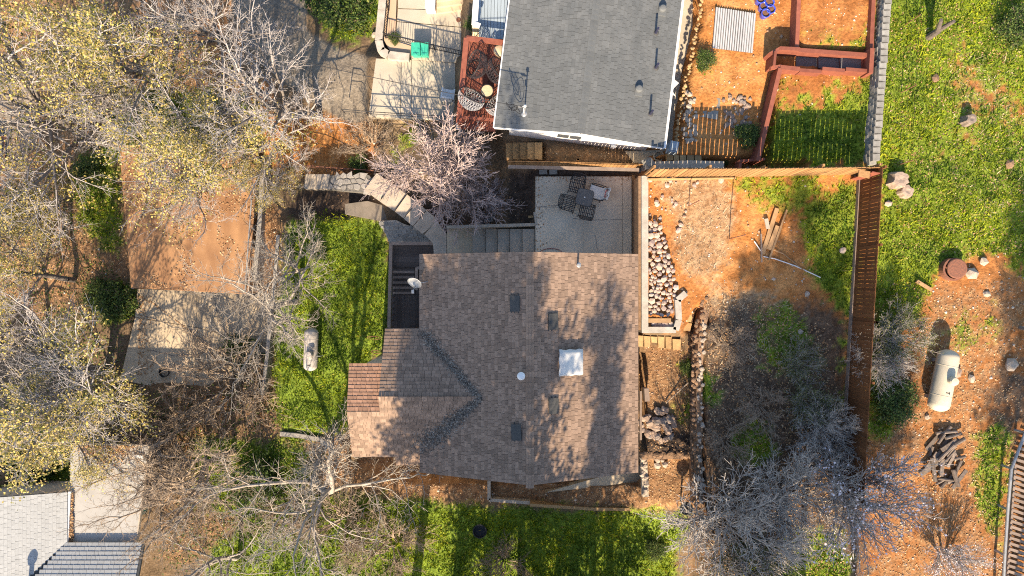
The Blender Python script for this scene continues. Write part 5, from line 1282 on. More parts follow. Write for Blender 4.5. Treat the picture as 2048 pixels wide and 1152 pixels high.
for k, (px, py, lab) in enumerate(((1086, 345, 'left gray block in the mulch above the patio'), (1106, 345, 'right gray block in the mulch above the patio'), (979, 440, 'brick colored block beside the patio stairs wall'))):
    c = G(px, py); b = MB(); b.box(c + Vector((0, 0, .08)), (.34, .18, .18), .05); b.box(c + Vector((0, 0, .175)), (.30, .05, .012), .05); tag(solo('paver', b, MAT['block']), lab, 'block')

# tanks
def tank(c, L, R_, rz, mat, label, dome_at, pitch=0.0):
    t = thing('propane_tank', label, 'tank', c, None, rz); A = Vector((0, 1, 0)); z = R_ + .18
    pr = []
    for k in range(9):
        a = k / 8 * math.pi / 2; pr.append((max(.01, R_ * math.sin(a)), R_ * .75 * (1 - math.cos(a))))
    pr += [(R_, L - R_ * .75)]
    for k in range(1, 9):
        a = k / 8 * math.pi / 2; pr.append((max(.01, R_ * math.cos(a)), L - R_ * .75 + R_ * .75 * math.sin(a)))
    b = MB(); b.lathe((0, -L / 2, z), pr, 32, A); part('shell', b, mat, t, smooth=True, local=True)
    b = MB(); b.lathe((.05, dome_at, z + R_ * .9), [(.17, 0), (.17, .22), (.14, .29), (.02, .31)], 18); part('dome', b, mat, t, smooth=False, local=True)
    for y in (-L * .24, L * .24):
        b = MB(); b.lathe((0, y - .012, z), [(R_ + .004, 0), (R_ + .004, .024)], 32, A); part('weld_seam', b, mat, t, smooth=True, local=True)
    for y in (-L * .3, L * .3):
        b = MB(); b.box((0, y, .12), (R_ * 1.3, .14, .24)); part('foot', b, MAT['steel'], t, local=True)
    b = MB(); b.tube((.1, dome_at - .05, z + R_ * .8), (R_ + .12, dome_at - .1, z), .018, n=6); b.tube((R_ + .12, dome_at - .1, z), (R_ + .14, dome_at - .1, 0), .018, n=6); part('pipe', b, MAT['steel'], t, local=True)
    b = MB(); b.box((-.0, dome_at - .5, z + R_ * .985), (.12, .04, .012)); b.box((.08, dome_at - .5, z + R_ * .97), (.03, .12, .012)); part('marking', b, MAT['black'], t, local=True)
    return t
tank(G(1869, 757), 2.5, .40, -.20, MAT['tank'], 'large cream propane tank on the orange dirt right of the brown fence', .05)
tank(G(628, 697), 2.0, .32, -.03, MAT['tank_white'], 'dull white propane tank on the green lawn left of the house', -.2)

# well lid, stumps, logs and rocks beyond the fence
c = G(1900, 539); t = thing('well_ring', 'round concrete well ring with a rusted lid at the edge of the green meadow', 'well', c)
b = MB(); b.lathe(c, [(.46, -.1), (.46, .28), (.38, .28), (.38, .05), (.02, .04)], 28); part('ring', b, MAT['rust'], t)
b = MB(); b.lathe(c + Vector((.08, .03, .285)), [(.40, 0), (.40, .05), (.37, .065), (.02, .07)], 28); part('lid', b, MAT['rust'], t)
def stump(px, py, r0, h, lab, mat='stump', seed=0):
    c = G(px, py); rr = random.Random(seed); n = 18; b = MB(); prof = [(1.25, -.1), (1.1, h * .4), (1.0, h * .85), (.93, h), (.5, h + .01), (.02, h - .02)]
    wob = [rr.uniform(.82, 1.15) for _ in range(n)]; vs = [c + Vector((r0 * k * wob[i] * math.cos(2 * math.pi * i / n), r0 * k * wob[i] * math.sin(2 * math.pi * i / n), z)) for k, z in prof for i in range(n)]
    fs = [(k * n + i, k * n + (i + 1) % n, (k + 1) * n + (i + 1) % n, (k + 1) * n + i) for k in range(len(prof) - 1) for i in range(n)]
    tag(solo('tree_stump', b.add(vs, fs), MAT[mat]), lab, 'stump')
stump(1790, 362, .33, .45, 'large pale weathered stump behind the corner of the brown fence', seed=1)
stump(1806, 384, .24, .35, 'smaller pale stump beside the large weathered stump', seed=2)
stump(1931, 242, .21, .4, 'dark gray cut stump alone in the green meadow', 'logwood', 3)
t = thing('dead_trunk', 'dark forked dead trunk leaning in the upper part of the meadow', 'trunk', G(1858, 74))
c = G(1858, 74); b = MB(); b.tube(c + Vector((0, 0, -.1)), c + Vector((-.05, 0, .7)), .15, .12, 10); part('trunk', b, MAT['bark_dark'], t)
for e in ((-.45, .1, 1.5), (.12, .1, 1.4)): b = MB(); b.tube(c + Vector((-.05, 0, .65)), c + Vector(e), .1, .07, 8); part('limb', b, MAT['bark_dark'], t)
for k, (px, py, s, mt, lab) in enumerate(((1939, 547, .27, 'boulder', 'pale angular rock just right of the well ring'), (1965, 522, .2, 'boulder', 'gray flat rock at the upper right of the well ring'), (1972, 588, .16, 'boulder', 'white rock on orange dirt below the well ring'), (1869, 158, .19, 'wallrock', 'tan rock lying in the middle of the green meadow'), (1941, 757, .17, 'boulder', 'white rock right of the cream tank'),
        (1843, 660, .1, 'boulder', 'small white rock above the shadow of the cream tank'), (1853, 834, .13, 'boulder', 'pale rock below the lower end of the cream tank'), (1775, 408, .16, 'stone', 'tan rock between the brown fence and the stumps'), (1614, 587, .13, 'boulder', 'white rock in the shade left of the brown fence'), (1600, 664, .13, 'boulder', 'pale rock in the dark shade of the upper yard'),
        (1685, 500, .17, 'stone', 'pinkish flat rock in the green strip by the brown fence'), (1312, 405, .13, 'stone', 'pale round rock at the upper end of the rubble bed'), (1362, 450, .11, 'stone', 'white rock right of the rubble bed'), (2018, 730, .3, 'boulder', 'gray boulder under the bare tree at the right edge'), (1413, 650, .19, 'boulder', 'whitish rock beside the top of the rock wall'), (749, 70, .17, 'boulder', 'round white rock beside the curved wall of the upper driveway'),
        (2018, 330, .2, 'wallrock', 'gray rock in the bare patch of the meadow at the right edge'), (1906, 745, .28, 'pile', 'flat brown rock slab touching the cream tank'), (1442, 360, .16, 'boulder', 'small white rock at the foot of the tan fence'))):
    o = inst('rock', rock_mesh(MAT[mt], k % 8), rock_mtx(G(px, py, s * .3), s * 1.1, s * .9, s * .75, k * 1.3), None); tag(o, lab, 'rock')
LP = thing('log_pile', 'heap of weathered gray logs and scraps on the orange dirt', 'log pile', G(1885, 925))
rr = random.Random(77)
for i in range(34):
    a = rr.random() * 6.28; d = rr.random() ** .5; px = 1886 + 34 * d * math.cos(a); py = 918 + 55 * d * math.sin(a)
    ang = rr.gauss(.9, .5); L = rr.uniform(.35, 1.0); c = G(px, py, rr.uniform(.06, .32)); dv = Vector((math.cos(ang), math.sin(ang), rr.uniform(-.1, .1))) * L / 2
    b = MB()
    if i % 3: b.tube(c - dv, c + dv, rr.uniform(.04, .085), None, 8)
    else: b.beam(c - dv, c + dv, rr.uniform(.1, .2), .05)
    part('log', b, MAT['logwood'], LP)
b = MB(); b.beam(G(1830, 562, .1), G(1860, 580, .1), .12, .1); tag(solo('timber', b, MAT['plank']), 'short gray beam end lying in the weeds behind the brown fence', 'timber')
# planks and pipes on the orange yard
for k, (a, c, w, h, mt, lab) in enumerate((((1553, 417), (1524, 508), .17, .06, 'plank', 'longest tan plank lying on the orange dirt'), ((1572, 420), (1536, 520), .07, .10, 'plank', 'narrow plank edge lying right of the tan planks'), ((1556, 453), (1538, 500), .28, .04, 'plank', 'wide short tan board between the two long planks'), ((1530, 438), (1534, 458), .15, .05, 'concrete_pale', 'small gray block left of the long plank'), ((1520, 468), (1521, 525), .06, .04, 'deck_rail', 'thin gray slat left of the planks'))):
    b = MB(); b.beam(G(*a, .05 + .02 * k), G(*c, .05 + .02 * k), w, h); tag(solo('plank', b, MAT[mt]), lab, 'plank')
for k, (ln, lab) in enumerate((([(1526, 513), (1550, 518), (1590, 532), (1640, 555)], 'thin white pipe lying below the planks on the orange yard'), ([(1546, 500), (1566, 508), (1590, 528), (1612, 545)], 'thin tan stick crossing the white pipe below the planks'), ([(1507, 483), (1520, 502)], 'short white pipe left of the planks'))):
    b = MB(); b.wire([G(*q, .05 + .02 * k) for q in ln], .022, 6); tag(solo('pipe', b, MAT['white'] if k != 1 else MAT['plank']), lab, 'pipe')
for k, (px, py, h, lab) in enumerate(((1377, 412, 1.5, 'thin rusty stake near the rubble bed'), (1458, 478, 1.9, 'tall thin rusty stake in the middle of the orange yard'))):
    c = G(px, py); b = MB(); b.tube(c, c + Vector((.0, .02, h)), .02, n=6); b.lathe(c + Vector((0, .02, h)), [(.03, 0), (.03, .03), (.01, .04)], 8); tag(solo('stake', b, MAT['rust']), lab, 'stake')
# wire fence in the meadow
WF = thing('wire_fence', 'thin wire fence on slim posts along the meadow edge', 'fence', G(1806, 170))
ps = [G(*q) for q in ((1816, -40), (1810, 50), (1802, 185), (1796, 330))]
b = MB()
for p, q in zip(ps[:-1], ps[1:]):
    for h in (.5, 1.0): b.tube(p + Vector((0, 0, h)), q + Vector((0, 0, h)), .004, n=4)
part('wire', b, MAT['black'], WF, kind='stuff')
for p in ps: b = MB(); b.tube(p, p + Vector((0, 0, 1.05)), .018, n=6); part('post', b, MAT['rust'], WF)
# fence in the lower right corner
LF = thing('board_fence', 'gray weathered fence with a top pipe rail in the lower right corner', 'fence', G(2005, 1100))
ln = [(1985, 1200), (1990, 1100), (1996, 1010), (2003, 930), (2030, 860)]
b = MB()
for a, c in zip(ln[:-1], ln[1:]): b.tube(G(*a, .55), G(*c, .55), .055, n=8)
part('pipe_rail', b, MAT['steel'], LF)
for a in ln: b = MB(); b.tube(G(*a, -.1), G(*a, .56), .05, n=8); part('post', b, MAT['steel'], LF)
for i in range(30):
    py = 1180 - i * 11.0; px = 1988 + (1180 - py) * .065 + (max(0, 930 - py) * .3)
    p = G(px + 14, py, .28); q = G(px + 62, py + 16, .26); inst('slat', unit_box(MAT['deck_rail']), bar_mtx(p, q, .11, .03), LF)
b = MB(); b.beam(G(2003, 1190, .2), G(2022, 930, .2), .08, .1); b.beam(G(2050, 1190, .2), G(2070, 930, .2), .08, .1); part('joist', b, MAT['deck_rail'], LF)
# odds and ends at the left
c = G(338, 742); b = MB(); b.lathe(c, [(.2, 0), (.24, .5), (.26, .52), (.23, .52), (.21, .1), (.02, .08)], 18); tag(solo('bucket', b, MAT['black']), 'black round bucket at the lower end of the concrete driveway', 'bucket')
c = G(960, 1058); b = MB(); b.lathe(c, [(.2, 0), (.3, .3), (.32, .32), (.28, .32), (.26, .2), (.02, .18)], 18); tag(solo('fire_pit', b, MAT['black']), 'black round fire bowl on the shaded lower lawn', 'fire bowl')
for k, (px, py, s, lab) in enumerate(((752, 674, .3, 'thin iron hoop trellis by the upper left wing wall'), (757, 702, .22, 'small iron hoop leaning on the wing wall'))):
    c = G(px, py); b = MB(); b.wire([c + Vector((s * math.cos(a), .1 * math.sin(a), .5 + s * 1.4 * math.sin(a))) for a in np.linspace(0, 2 * math.pi, 20)], .014, 5); b.tube(c, c + Vector((0, 0, .2)), .014, n=5); tag(solo('hoop', b, MAT['rust']), lab, 'hoop')
# parked vehicle and frame at the far left edge
c = G(-4, 315); t = thing('parked_car', 'pale car parked at the left edge of the street, mostly out of view', 'car', c)
b = MB(); b.hexa([c + Vector(q) for q in ((-2.2, -.8, .35), (.45, -.8, .35), (.45, .8, .35), (-2.2, .8, .35))], [c + Vector(q) for q in ((-2.2, -.78, .85), (.40, -.74, .8), (.40, .74, .8), (-2.2, .78, .85))]); part('body', b, MAT['white'], t)
b = MB(); b.hexa([c + Vector(q) for q in ((-2.2, -.7, .85), (-.3, -.7, .85), (-.3, .7, .85), (-2.2, .7, .85))], [c + Vector(q) for q in ((-2.2, -.58, 1.4), (-.9, -.58, 1.4), (-.9, .58, 1.4), (-2.2, .58, 1.4))]); part('cabin', b, MAT['glass'], t)
for s in (-1, 1): b = MB(); b.tube(c + Vector((-.4, s * .62, .32)), c + Vector((-.4, s * .8, .32)), .32, n=16); part('wheel', b, MAT['black'], t)
pipe_rail([(20, 280), (22, 340), (42, 340), (42, 282), (20, 280)], -7.0, .9, MAT['rust'], 'pipe_railing', 'small rusty pipe frame beside the car at the left edge')
# ------------------------------------------------------------------ trees and shrubs
def seg_mesh(name, segs, n, mat):
    a = np.array([(*p, *q, r0, r1) for p, q, r0, r1 in segs], float)
    p, q, r0, r1 = a[:, 0:3], a[:, 3:6], a[:, 6], a[:, 7]
    d = q - p; d /= np.linalg.norm(d, axis=1)[:, None] + 1e-9
    ref = np.where(np.abs(d[:, 2:3]) < .9, np.array([[0, 0, 1.]]), np.array([[1., 0, 0]]))
    u = np.cross(d, ref); u /= np.linalg.norm(u, axis=1)[:, None]; w = np.cross(d, u)
    t = np.arange(n) / n * 2 * np.pi; c, s = np.cos(t), np.sin(t)
    ring = u[:, None] * c[None, :, None] + w[:, None] * s[None, :, None]
    v = np.concatenate([p[:, None] + ring * r0[:, None, None], q[:, None] + ring * r1[:, None, None]], 1).reshape(-1, 3)
    i = np.arange(n); base = np.arange(len(a))[:, None, None] * 2 * n
    f = np.stack([i, (i + 1) % n, n + (i + 1) % n, n + i], -1)[None] + base
    return mesh_np(name, v, f.reshape(-1, 4), mat, True)

def grow(seed, H, trunk_r, clear, kids, lens, angs, wig, lift, stems=1, spread=.35, flat=1.0, rmin=.009, nseg=(5, 5, 4, 3, 2), taper=.62, cone=0.0):
    """recursive branching; returns segments per level and tips (position, direction)"""
    r = random.Random(seed); segs = {i: [] for i in range(6)}; tips = []
    def branch(p, d, L, rad, lvl):
        ns = nseg[min(lvl, len(nseg) - 1)]; r_end = max(rmin * .7, rad * (.45 if lvl else .55)); last = lvl >= len(kids)
        pts = [p]; ds = []
        dl = d
        for i in range(ns):
            dl = (dl + Vector((r.gauss(0, wig), r.gauss(0, wig), r.gauss(0, wig * .8) + lift[min(lvl, len(lift) - 1)]))).normalized()
            ds.append(dl); pts.append(pts[-1] + dl * (L / ns))
        for i in range(ns):
            segs[lvl].append((pts[i], pts[i + 1], rad + (r_end - rad) * i / ns, rad + (r_end - rad) * (i + 1) / ns))
        if last:
            tips.append((pts[-1], dl)); tips.append((pts[-2], dl)); return
        n = kids[lvl]; n = max(1, int(n + r.uniform(-.4, .6)))
        for k in range(n):
            t = (clear if lvl == 0 else .18) + (1 - (clear if lvl == 0 else .18)) * (k + r.random()) / n
            t = min(t, .999); i = int(t * ns); f = t * ns - i
            q = pts[i].lerp(pts[i + 1], f); rr = rad + (r_end - rad) * t
            ax = ds[i].orthogonal().normalized(); ax = Quaternion(ds[i], (k * 2.4 + r.uniform(-.6, .6))) @ ax
            a = angs[min(lvl, len(angs) - 1)] * r.uniform(.75, 1.25)
            nd = (Quaternion(ax, a) @ ds[i]); nd.z *= flat; nd.normalize()
            branch(q, nd, L * lens[min(lvl, len(lens) - 1)] * r.uniform(.7, 1.2) * (1.0 - .35 * t if lvl else 1 - cone * t), max(rmin, rr * taper), lvl + 1)
        branch(pts[-1], dl, L * lens[min(lvl, len(lens) - 1)] * .8, max(rmin, r_end), lvl + 1)
    for s in range(stems):
        a = s / max(1, stems) * 6.283 + r.random(); sp = spread * (r.uniform(.5, 1.2) if stems > 1 else .15)
        branch(Vector((.12 * math.cos(a), .12 * math.sin(a), -.15)) if stems > 1 else Vector((0, 0, -.15)), Vector((math.cos(a) * sp, math.sin(a) * sp, 1)).normalized(), H * r.uniform(.85, 1.1), trunk_r * r.uniform(.8, 1.1), 0)
    return segs, tips

def tip_leaves(name, tips, per, spread, w, L, mat, seed, keep=1.0, flat=.5, clump=0):
    r = np.random.default_rng(seed)
    P = np.array([tuple(p) for p, d in tips]); P = P[r.random(len(P)) < keep]
    if clump: P = P[fbm(P[:, 0] + P[:, 2] * .7, P[:, 1] - P[:, 2] * .5, .75, seed, 3) > clump]
    P = np.repeat(P, per, 0) + r.normal(0, spread, (len(P) * per, 3))
    return leaves_at(name, P, r, w, L, mat, flat)

class Kind:
    """meshes of one tree kind, shared by its copies: trunk, branches, twigs, foliage"""
    def __init__(s, name, segs, tips, bark, leaf=None, twig=None):
        s.trunk = seg_mesh('trunk', segs[0], 8, MAT[bark]); s.branch = seg_mesh('branches', segs[1], 6, MAT[bark])
        tw = segs[2] + segs[3] + segs[4] + segs[5]
        s.twigs = seg_mesh('twigs', tw, 3, MAT[twig or bark]) if tw else None; s.leaf = leaf; s.multi = False
    def place(s, name, label, cat, loc, sc=1.0, rz=0.0, tilt=(0, 0), group=None):
        t = thing(name, label, cat, loc, group); t.rotation_euler = (tilt[0], tilt[1], rz); t.scale = (sc, sc, sc)
        tag(obj('trunk', s.trunk, t), kind='stuff' if s.multi else None); tag(obj('limbs', s.branch, t), kind='stuff')
        if s.twigs: tag(obj('twigs', s.twigs, t), kind='stuff')
        if s.leaf: tag(obj('foliage', s.leaf, t), kind='stuff')
        return t

def mk(name, bark, seed, leaf=None, twig=None, **k):
    g = grow(seed, **k)
    lf = leaf(g[1]) if leaf else None
    K = Kind(name, g[0], g[1], bark, lf, twig); K.multi = k.get('stems', 1) > 1
    return K

BIG = dict(H=5.0, trunk_r=.24, clear=.38, kids=(8, 7, 6, 5), lens=(.85, .62, .5, .55), angs=(.95, .8, .8, .8), wig=.16, lift=(.02, .07, .04, .0), rmin=.0095)
Y1 = mk('yellow', 'bark_mid', 3, twig='bark_gray', leaf= lambda tp: tip_leaves('foliage', tp, 3, .2, .075, .12, MAT['leaf_yellow'], 1, .9, clump=.49), **BIG)
Y2 = mk('yellow', 'bark_mid', 8, twig='bark_gray', leaf= lambda tp: tip_leaves('foliage', tp, 3, .2, .075, .12, MAT['leaf_yellow'], 2, .9, clump=.49), **BIG)
B1 = mk('bare', 'bark_mid', 21, None, 'bark_gray', **BIG)
B2 = mk('bare', 'bark_cream', 26, None, **dict(BIG, trunk_r=.23, kids=(8, 7, 7, 5), wig=.22))
B3 = mk('bare', 'bark_tan', 33, None, **dict(BIG, kids=(8, 7, 7, 5), wig=.25))
VASE = dict(H=1.5, trunk_r=.052, clear=.3, kids=(5, 5, 5), lens=(.75, .6, .55), angs=(.5, .6, .7), wig=.13, lift=(.0, .05, .03, .0), stems=11, spread=.65, rmin=.0095, nseg=(4, 4, 3, 3))
V1 = mk('vase', 'bark_pink', 41, None, **dict(VASE, kids=(6, 7, 6), stems=12, rmin=.0085))
V2 = mk('vase', 'bark_white', 47, None, **dict(VASE, kids=(6, 6, 5), spread=.9, stems=14, rmin=.0085))
V3 = mk('vase', 'bark_tan', 52, None, **dict(VASE, wig=.28, spread=1.1, lift=(-.04, -.03, .0, .0)))
V4 = mk('vase', 'bark_gray', 58, lambda tp: tip_leaves('foliage', tp, 1, .05, .06, .07, MAT['blossom'], 4, .22), **dict(VASE, kids=(5, 5, 5), spread=.75))
V5 = mk('vase', 'bark_gray', 63, lambda tp: tip_leaves('foliage', tp, 2, .12, .05, .09, MAT['leaf_olive'], 5, .8), **dict(VASE, kids=(5, 5, 4), spread=.9))
GS1 = mk('green', 'bark_tan', 71, lambda tp: tip_leaves('foliage', tp, 6, .13, .06, .10, MAT['leaf_green'], 6, 1.0), H=.7, trunk_r=.03, clear=.1, kids=(5, 5), lens=(.7, .6), angs=(.8, .8), wig=.15, lift=(.0, .03, .0), stems=12, spread=1.0, rmin=.006, nseg=(3, 3, 2))
SHADE = dict(H=18.0, trunk_r=.27, clear=.07, kids=(34, 4, 2), lens=(.17, .5, .5), angs=(1.25, .8, .8), wig=.07, lift=(.05, .02, .0, .0), rmin=.012, nseg=(8, 4, 3, 2), cone=.5)
T1 = mk('shade', 'bark_dark', 81, lambda tp: tip_leaves('foliage', tp, 24, .30, .15, .24, MAT['leaf_olive'], 7, .8), **SHADE)
T2 = mk('shade', 'bark_dark', 86, lambda tp: tip_leaves('foliage', tp, 24, .30, .15, .24, MAT['leaf_olive'], 8, .7), **dict(SHADE, clear=.36, kids=(24, 4, 2), lens=(.18, .5, .5)))

T3 = mk('shade', 'bark_dark', 93, lambda tp: tip_leaves('foliage', tp, 24, .30, .15, .24, MAT['leaf_olive'], 9, .7), **dict(SHADE, clear=.66, kids=(22, 4, 2), lens=(.19, .5, .5)))
T4 = mk('shade', 'bark_dark', 97, lambda tp: tip_leaves('foliage', tp, 26, .30, .15, .24, MAT['leaf_olive'], 10, .8), **dict(SHADE, clear=.66, kids=(26, 4, 2), lens=(.11, .5, .5), cone=.3))
T5 = mk('shade', 'bark_dark', 103, lambda tp: tip_leaves('foliage', tp, 22, .24, .15, .24, MAT['leaf_olive'], 11, .5, clump=.47), **dict(SHADE, clear=.6, kids=(20, 4, 2), lens=(.07, .5, .5), cone=.5))

def put(K, name, label, cat, px, py, sc, rz, tilt=(0, 0), group=None):
    return K.place(name, label, cat, G(px, py), sc, rz, tilt, group)
# yellow-leaved trees on the left
gy = 'yellow leaved trees along the street'
put(Y1, 'yellow_tree', 'large spreading tree with sparse yellow leaves at the middle of the left edge', 'tree', 235, 285, 1.08, .3, (0, -.08), gy)
put(Y2, 'yellow_tree', 'yellow leaved tree overhanging the low brown carport roof', 'tree', 500, 385, .78, 1.9, (0, -.04), gy)
put(Y1, 'yellow_tree', 'dense yellow leaved tree beside the lower end of the concrete driveway', 'tree', 215, 745, .92, 3.7, (.05, -.1), gy)
put(Y2, 'yellow_tree', 'yellow leaved tree at the upper left corner behind the street', 'tree', 345, 150, .86, 4.2, (-.1, -.08), gy)
put(Y2, 'yellow_tree', 'yellow leaved tree above the carport of the pale house in the lower left', 'tree', 190, 850, .62, .8, (.05, -.08), gy)
put(Y1, 'yellow_tree', 'smaller yellow leaved tree beside the rusty railing and flagstone steps', 'tree', 575, 345, .40, 2.2, (0, -.1), gy)
put(Y1, 'yellow_tree', 'half hidden yellow leaved tree between street and carport on the far left', 'tree', 130, 470, .62, 5.1, (0, -.05), gy)
put(Y2, 'yellow_tree', 'yellow leaved tree left of the brown carport roof, near the lower bush', 'tree', 150, 560, .74, 2.7, (0, -.05), gy)
put(B1, 'bare_tree', 'gray bare twiggy tree standing over the upper right of the brown carport roof', 'tree', 425, 400, .62, 3.9, (0, -.05))
put(B1, 'bare_tree', 'gray bare twiggy tree at the left edge below the parked car', 'tree', 110, 430, .66, 5.0, (0, -.05))
put(B1, 'bare_tree', 'gray bare twiggy tree under the big yellow tree beside the street', 'tree', 300, 215, .62, 1.4, (-.05, -.05))
put(B1, 'bare_tree', 'gray bare twiggy tree left of the concrete driveway, below the olive bush', 'tree', 95, 655, .6, .4, (0, -.05))
put(B1, 'bare_tree', 'gray bare twiggy tree in the upper left, right of the parking asphalt', 'tree', 225, 130, .55, 2.2, (-.05, -.05))
put(B1, 'bare_tree', 'gray bare twiggy tree right above the brown carport roof corner', 'tree', 525, 290, .5, 5.6, (0, -.05))
put(B2, 'bare_tree', 'slim bare tree at the upper end of the left lawn with limbs reaching right', 'tree', 606, 540, .55, 4.0, (0, .22))
# bare trees
put(B1, 'bare_tree', 'big gray bare tree spreading over the street at the top', 'tree', 640, 235, .80, .5, (-.05, -.10))
put(B1, 'bare_tree', 'dark bare tree at the top edge over the asphalt street', 'tree', 455, 95, .72, 2.4, (-.05, 0))
put(B2, 'bare_tree', 'pale bare tree growing on the green lawn left of the dark deck', 'tree', 592, 605, .72, 1.2, (.0, .12))
put(B2, 'bare_tree', 'pale bare tree with a thick dark trunk at the lower left of the leaf litter', 'tree', 636, 952, .98, 3.3, (.05, -.12))
put(B3, 'bare_tree', 'brown bare tree with arching twigs between the driveway and the carport', 'tree', 470, 905, .62, .9, (.0, -.06))
put(B3, 'bare_tree', 'brown bare tree reaching over the flat carport roof of the pale house', 'tree', 395, 985, .66, 4.6, (.0, -.12))
put(B1, 'bare_tree', 'gray bare tree leaning in from the middle of the right edge', 'tree', 2040, 655, .32, 2.0, (0, -.1))
put(B2, 'bare_tree', 'pale bare tree at the bottom edge over the lower left lawn', 'tree', 480, 1110, .6, 5.5, (0, 0))
# bare shrubs
put(V1, 'bare_shrub', 'wide pinkish bare shrub between the gray house and the diagonal stairs', 'shrub', 905, 350, 1.5, .2)
put(V1, 'bare_shrub', 'thin pinkish bare shrub in the shade beside the patio stairs', 'shrub', 962, 405, .62, 1.7)
put(V2, 'bare_shrub', 'whitish bare shrub at the bottom edge right of the shaded lawn', 'shrub', 1440, 1045, 1.42, .9)
put(V2, 'bare_shrub', 'gray bare shrub between the whitish shrub and the blossoming tree', 'shrub', 1565, 985, 1.15, 2.6)
put(V4, 'blossom_tree', 'bare tree dotted with white blossom over the lower end of the brown fence', 'tree', 1690, 985, 1.25, .4)
put(V4, 'blossom_tree', 'smaller blossoming shrub at the bottom edge left of the pipe rail', 'tree', 1885, 1105, .62, 3.0)
put(V2, 'bare_shrub', 'pale bare shrub leaning on the brown fence in the green weeds', 'shrub', 1742, 712, .66, 4.0)
put(V5, 'leafy_shrub', 'sparse olive leaved shrub behind the pale bare shrub by the fence', 'shrub', 1778, 670, .62, 1.0)
put(V3, 'bare_shrub', 'tangled tan shrub in the middle of the lower edge', 'shrub', 690, 1040, 1.0, .3)
put(V3, 'bare_shrub', 'tangled tan shrub left of the shaded lower lawn', 'shrub', 790, 1085, .9, 2.0)
put(V3, 'bare_shrub', 'tangled tan shrub right of the black fire bowl on the lower lawn', 'shrub', 1010, 1120, .6, 3.1)
put(V3, 'bare_shrub', 'tangled tan shrub at the left end of the leaf litter below the wing', 'shrub', 585, 1020, .75, 4.4)
put(V3, 'bare_shrub', 'brown thicket beside the lower end of the driveway', 'shrub', 470, 765, 1.35, 1.1)
put(V3, 'bare_shrub', 'brown thicket above the flat carport roof', 'shrub', 345, 865, 1.05, 4.1)
put(V3, 'bare_shrub', 'brown thicket at the right side of the flat carport roof', 'shrub', 330, 960, .9, 5.4)
put(V3, 'bare_shrub', 'small tan thicket on the orange bank below the upper driveway', 'shrub', 745, 290, .6, .7)
put(V2, 'bare_shrub', 'dry gray shrub in the shaded part of the upper yard', 'shrub', 1640, 860, .7, 1.5)
for k, (px, py, s, lab) in enumerate(((1460, 690, .42, 'low dry brush left of the green patch in the upper yard'), (1590, 720, .45, 'low dry brush in the shade halfway along the brown fence'), (1520, 810, .5, 'dark low brush in the middle of the shaded upper yard'), (1610, 800, .5, 'dark low brush close to the lower part of the brown fence'), (1450, 880, .5, 'gray low brush beside the lower end of the rock wall'))):
    put(V5 if k % 2 else V3, 'dry_brush', lab, 'shrub', px, py, s, k * 1.1)
put(V5, 'leafy_shrub', 'olive shrub at the bottom right of the shaded lawn', 'shrub', 1480, 1130, .8, 2.4)
# green shrubs
for k, (px, py, s, lab) in enumerate(((245, 605, 1.05, 'dense green shrub at the upper left corner of the concrete driveway'), (205, 590, .8, 'olive green bush left of the dense driveway shrub'), (700, 30, 1.25, 'bright green ivy bush beside the curved driveway wall'), (655, 10, 1.1, 'yellow green bush at the top edge by the street'),
        (490, 700, .9, 'dark green bush at the right side of the concrete driveway'), (330, 250, 1.3, 'dark green shrub in shade under the big yellow tree'), (440, 265, 1.1, 'dark green shrub between the street and the brown carport'), (185, 350, .8, 'green shrub beside the street near the car'),
        (720, 330, .5, 'small green plant above the flagstone landing'), (1490, 272, .55, 'green shrub in fence shadow beside the tan boulder'), (1408, 125, .45, 'small green weed clump on the orange dirt left of the corrugated sheet'), (1440, 325, .28, 'small green sprig at the end of the low block wall'), (945, 20 + 30, .35, 'small green plant by the white railing of the blue deck'),
        (1375, 735, .35, 'bright green weed clump by the rock wall in the courtyard'), (790, 80, .3, 'small plant in the gravel bed by the iron fence'), (930, 504, .3, 'green plant at the roof edge on the stair landing'), (1545, 1135, .9, 'bright green bush at the bottom edge'),
        (520, 960, 1.2, 'dark green bush mass below the concrete path edge'), (640, 505, .45, 'small green bush at the upper part of the left lawn'), (1782, 800, .9, 'dark green bush against the brown fence'), (1310, 1095, .5, 'spiky green plant on the shaded lower lawn'), (300, 330, 1.0, 'olive shrub beside the upper corner of the brown carport'), (70, 920, 1.3, 'dark green hedge in the shade above the pale house'), (2020, 60, .8, 'dark leafy shrub at the upper right corner'))):
    put(GS1, 'green_shrub', lab, 'shrub', px, py, s, k * 1.7)
b = MB(); c = W(10, 948, -5.9); b.lathe(c, [(.55, 0), (.62, .5), (.5, 1.0), (.3, 1.15), (.02, 1.2)], 14)
tag(solo('covered_stack', b, MAT['bark_tan']), 'tan covered heap beside the patio of the pale house', 'heap')
# tall trees standing south of the picture, whose shade falls on the roof and the yard
for k, (x, y, K, s) in enumerate(((-1.2, -15.4, T1, .88), (1.9, -15.0, T2, .62), (3.5, -16.6, T1, .66), (.3, -15.8, T2, .74), (-4.6, -16.2, T4, .92), (-3.1, -16.6, T4, .88), (2.5, -17.2, T5, .84), (4.3, -17.9, T5, .78), (.9, -14.0, T1, .32), (8.4, -18.0, T3, .68), (10.0, -18.4, T3, .70), (11.8, -17.8, T3, .70), (9.2, -19.8, T3, .68), (13.2, -18.6, T3, .66), (19.3, -18.9, T3, .78), (21.0, -19.5, T3, .84), (24.2, -15.6, T2, .6))):
    t = K.place('conifer', 'tall dark conifer standing below the lower edge of the picture', 'tree', Vector((x, y, float(gz(x, y)))), s, k * 1.3, group='tall conifers south of the brown house')

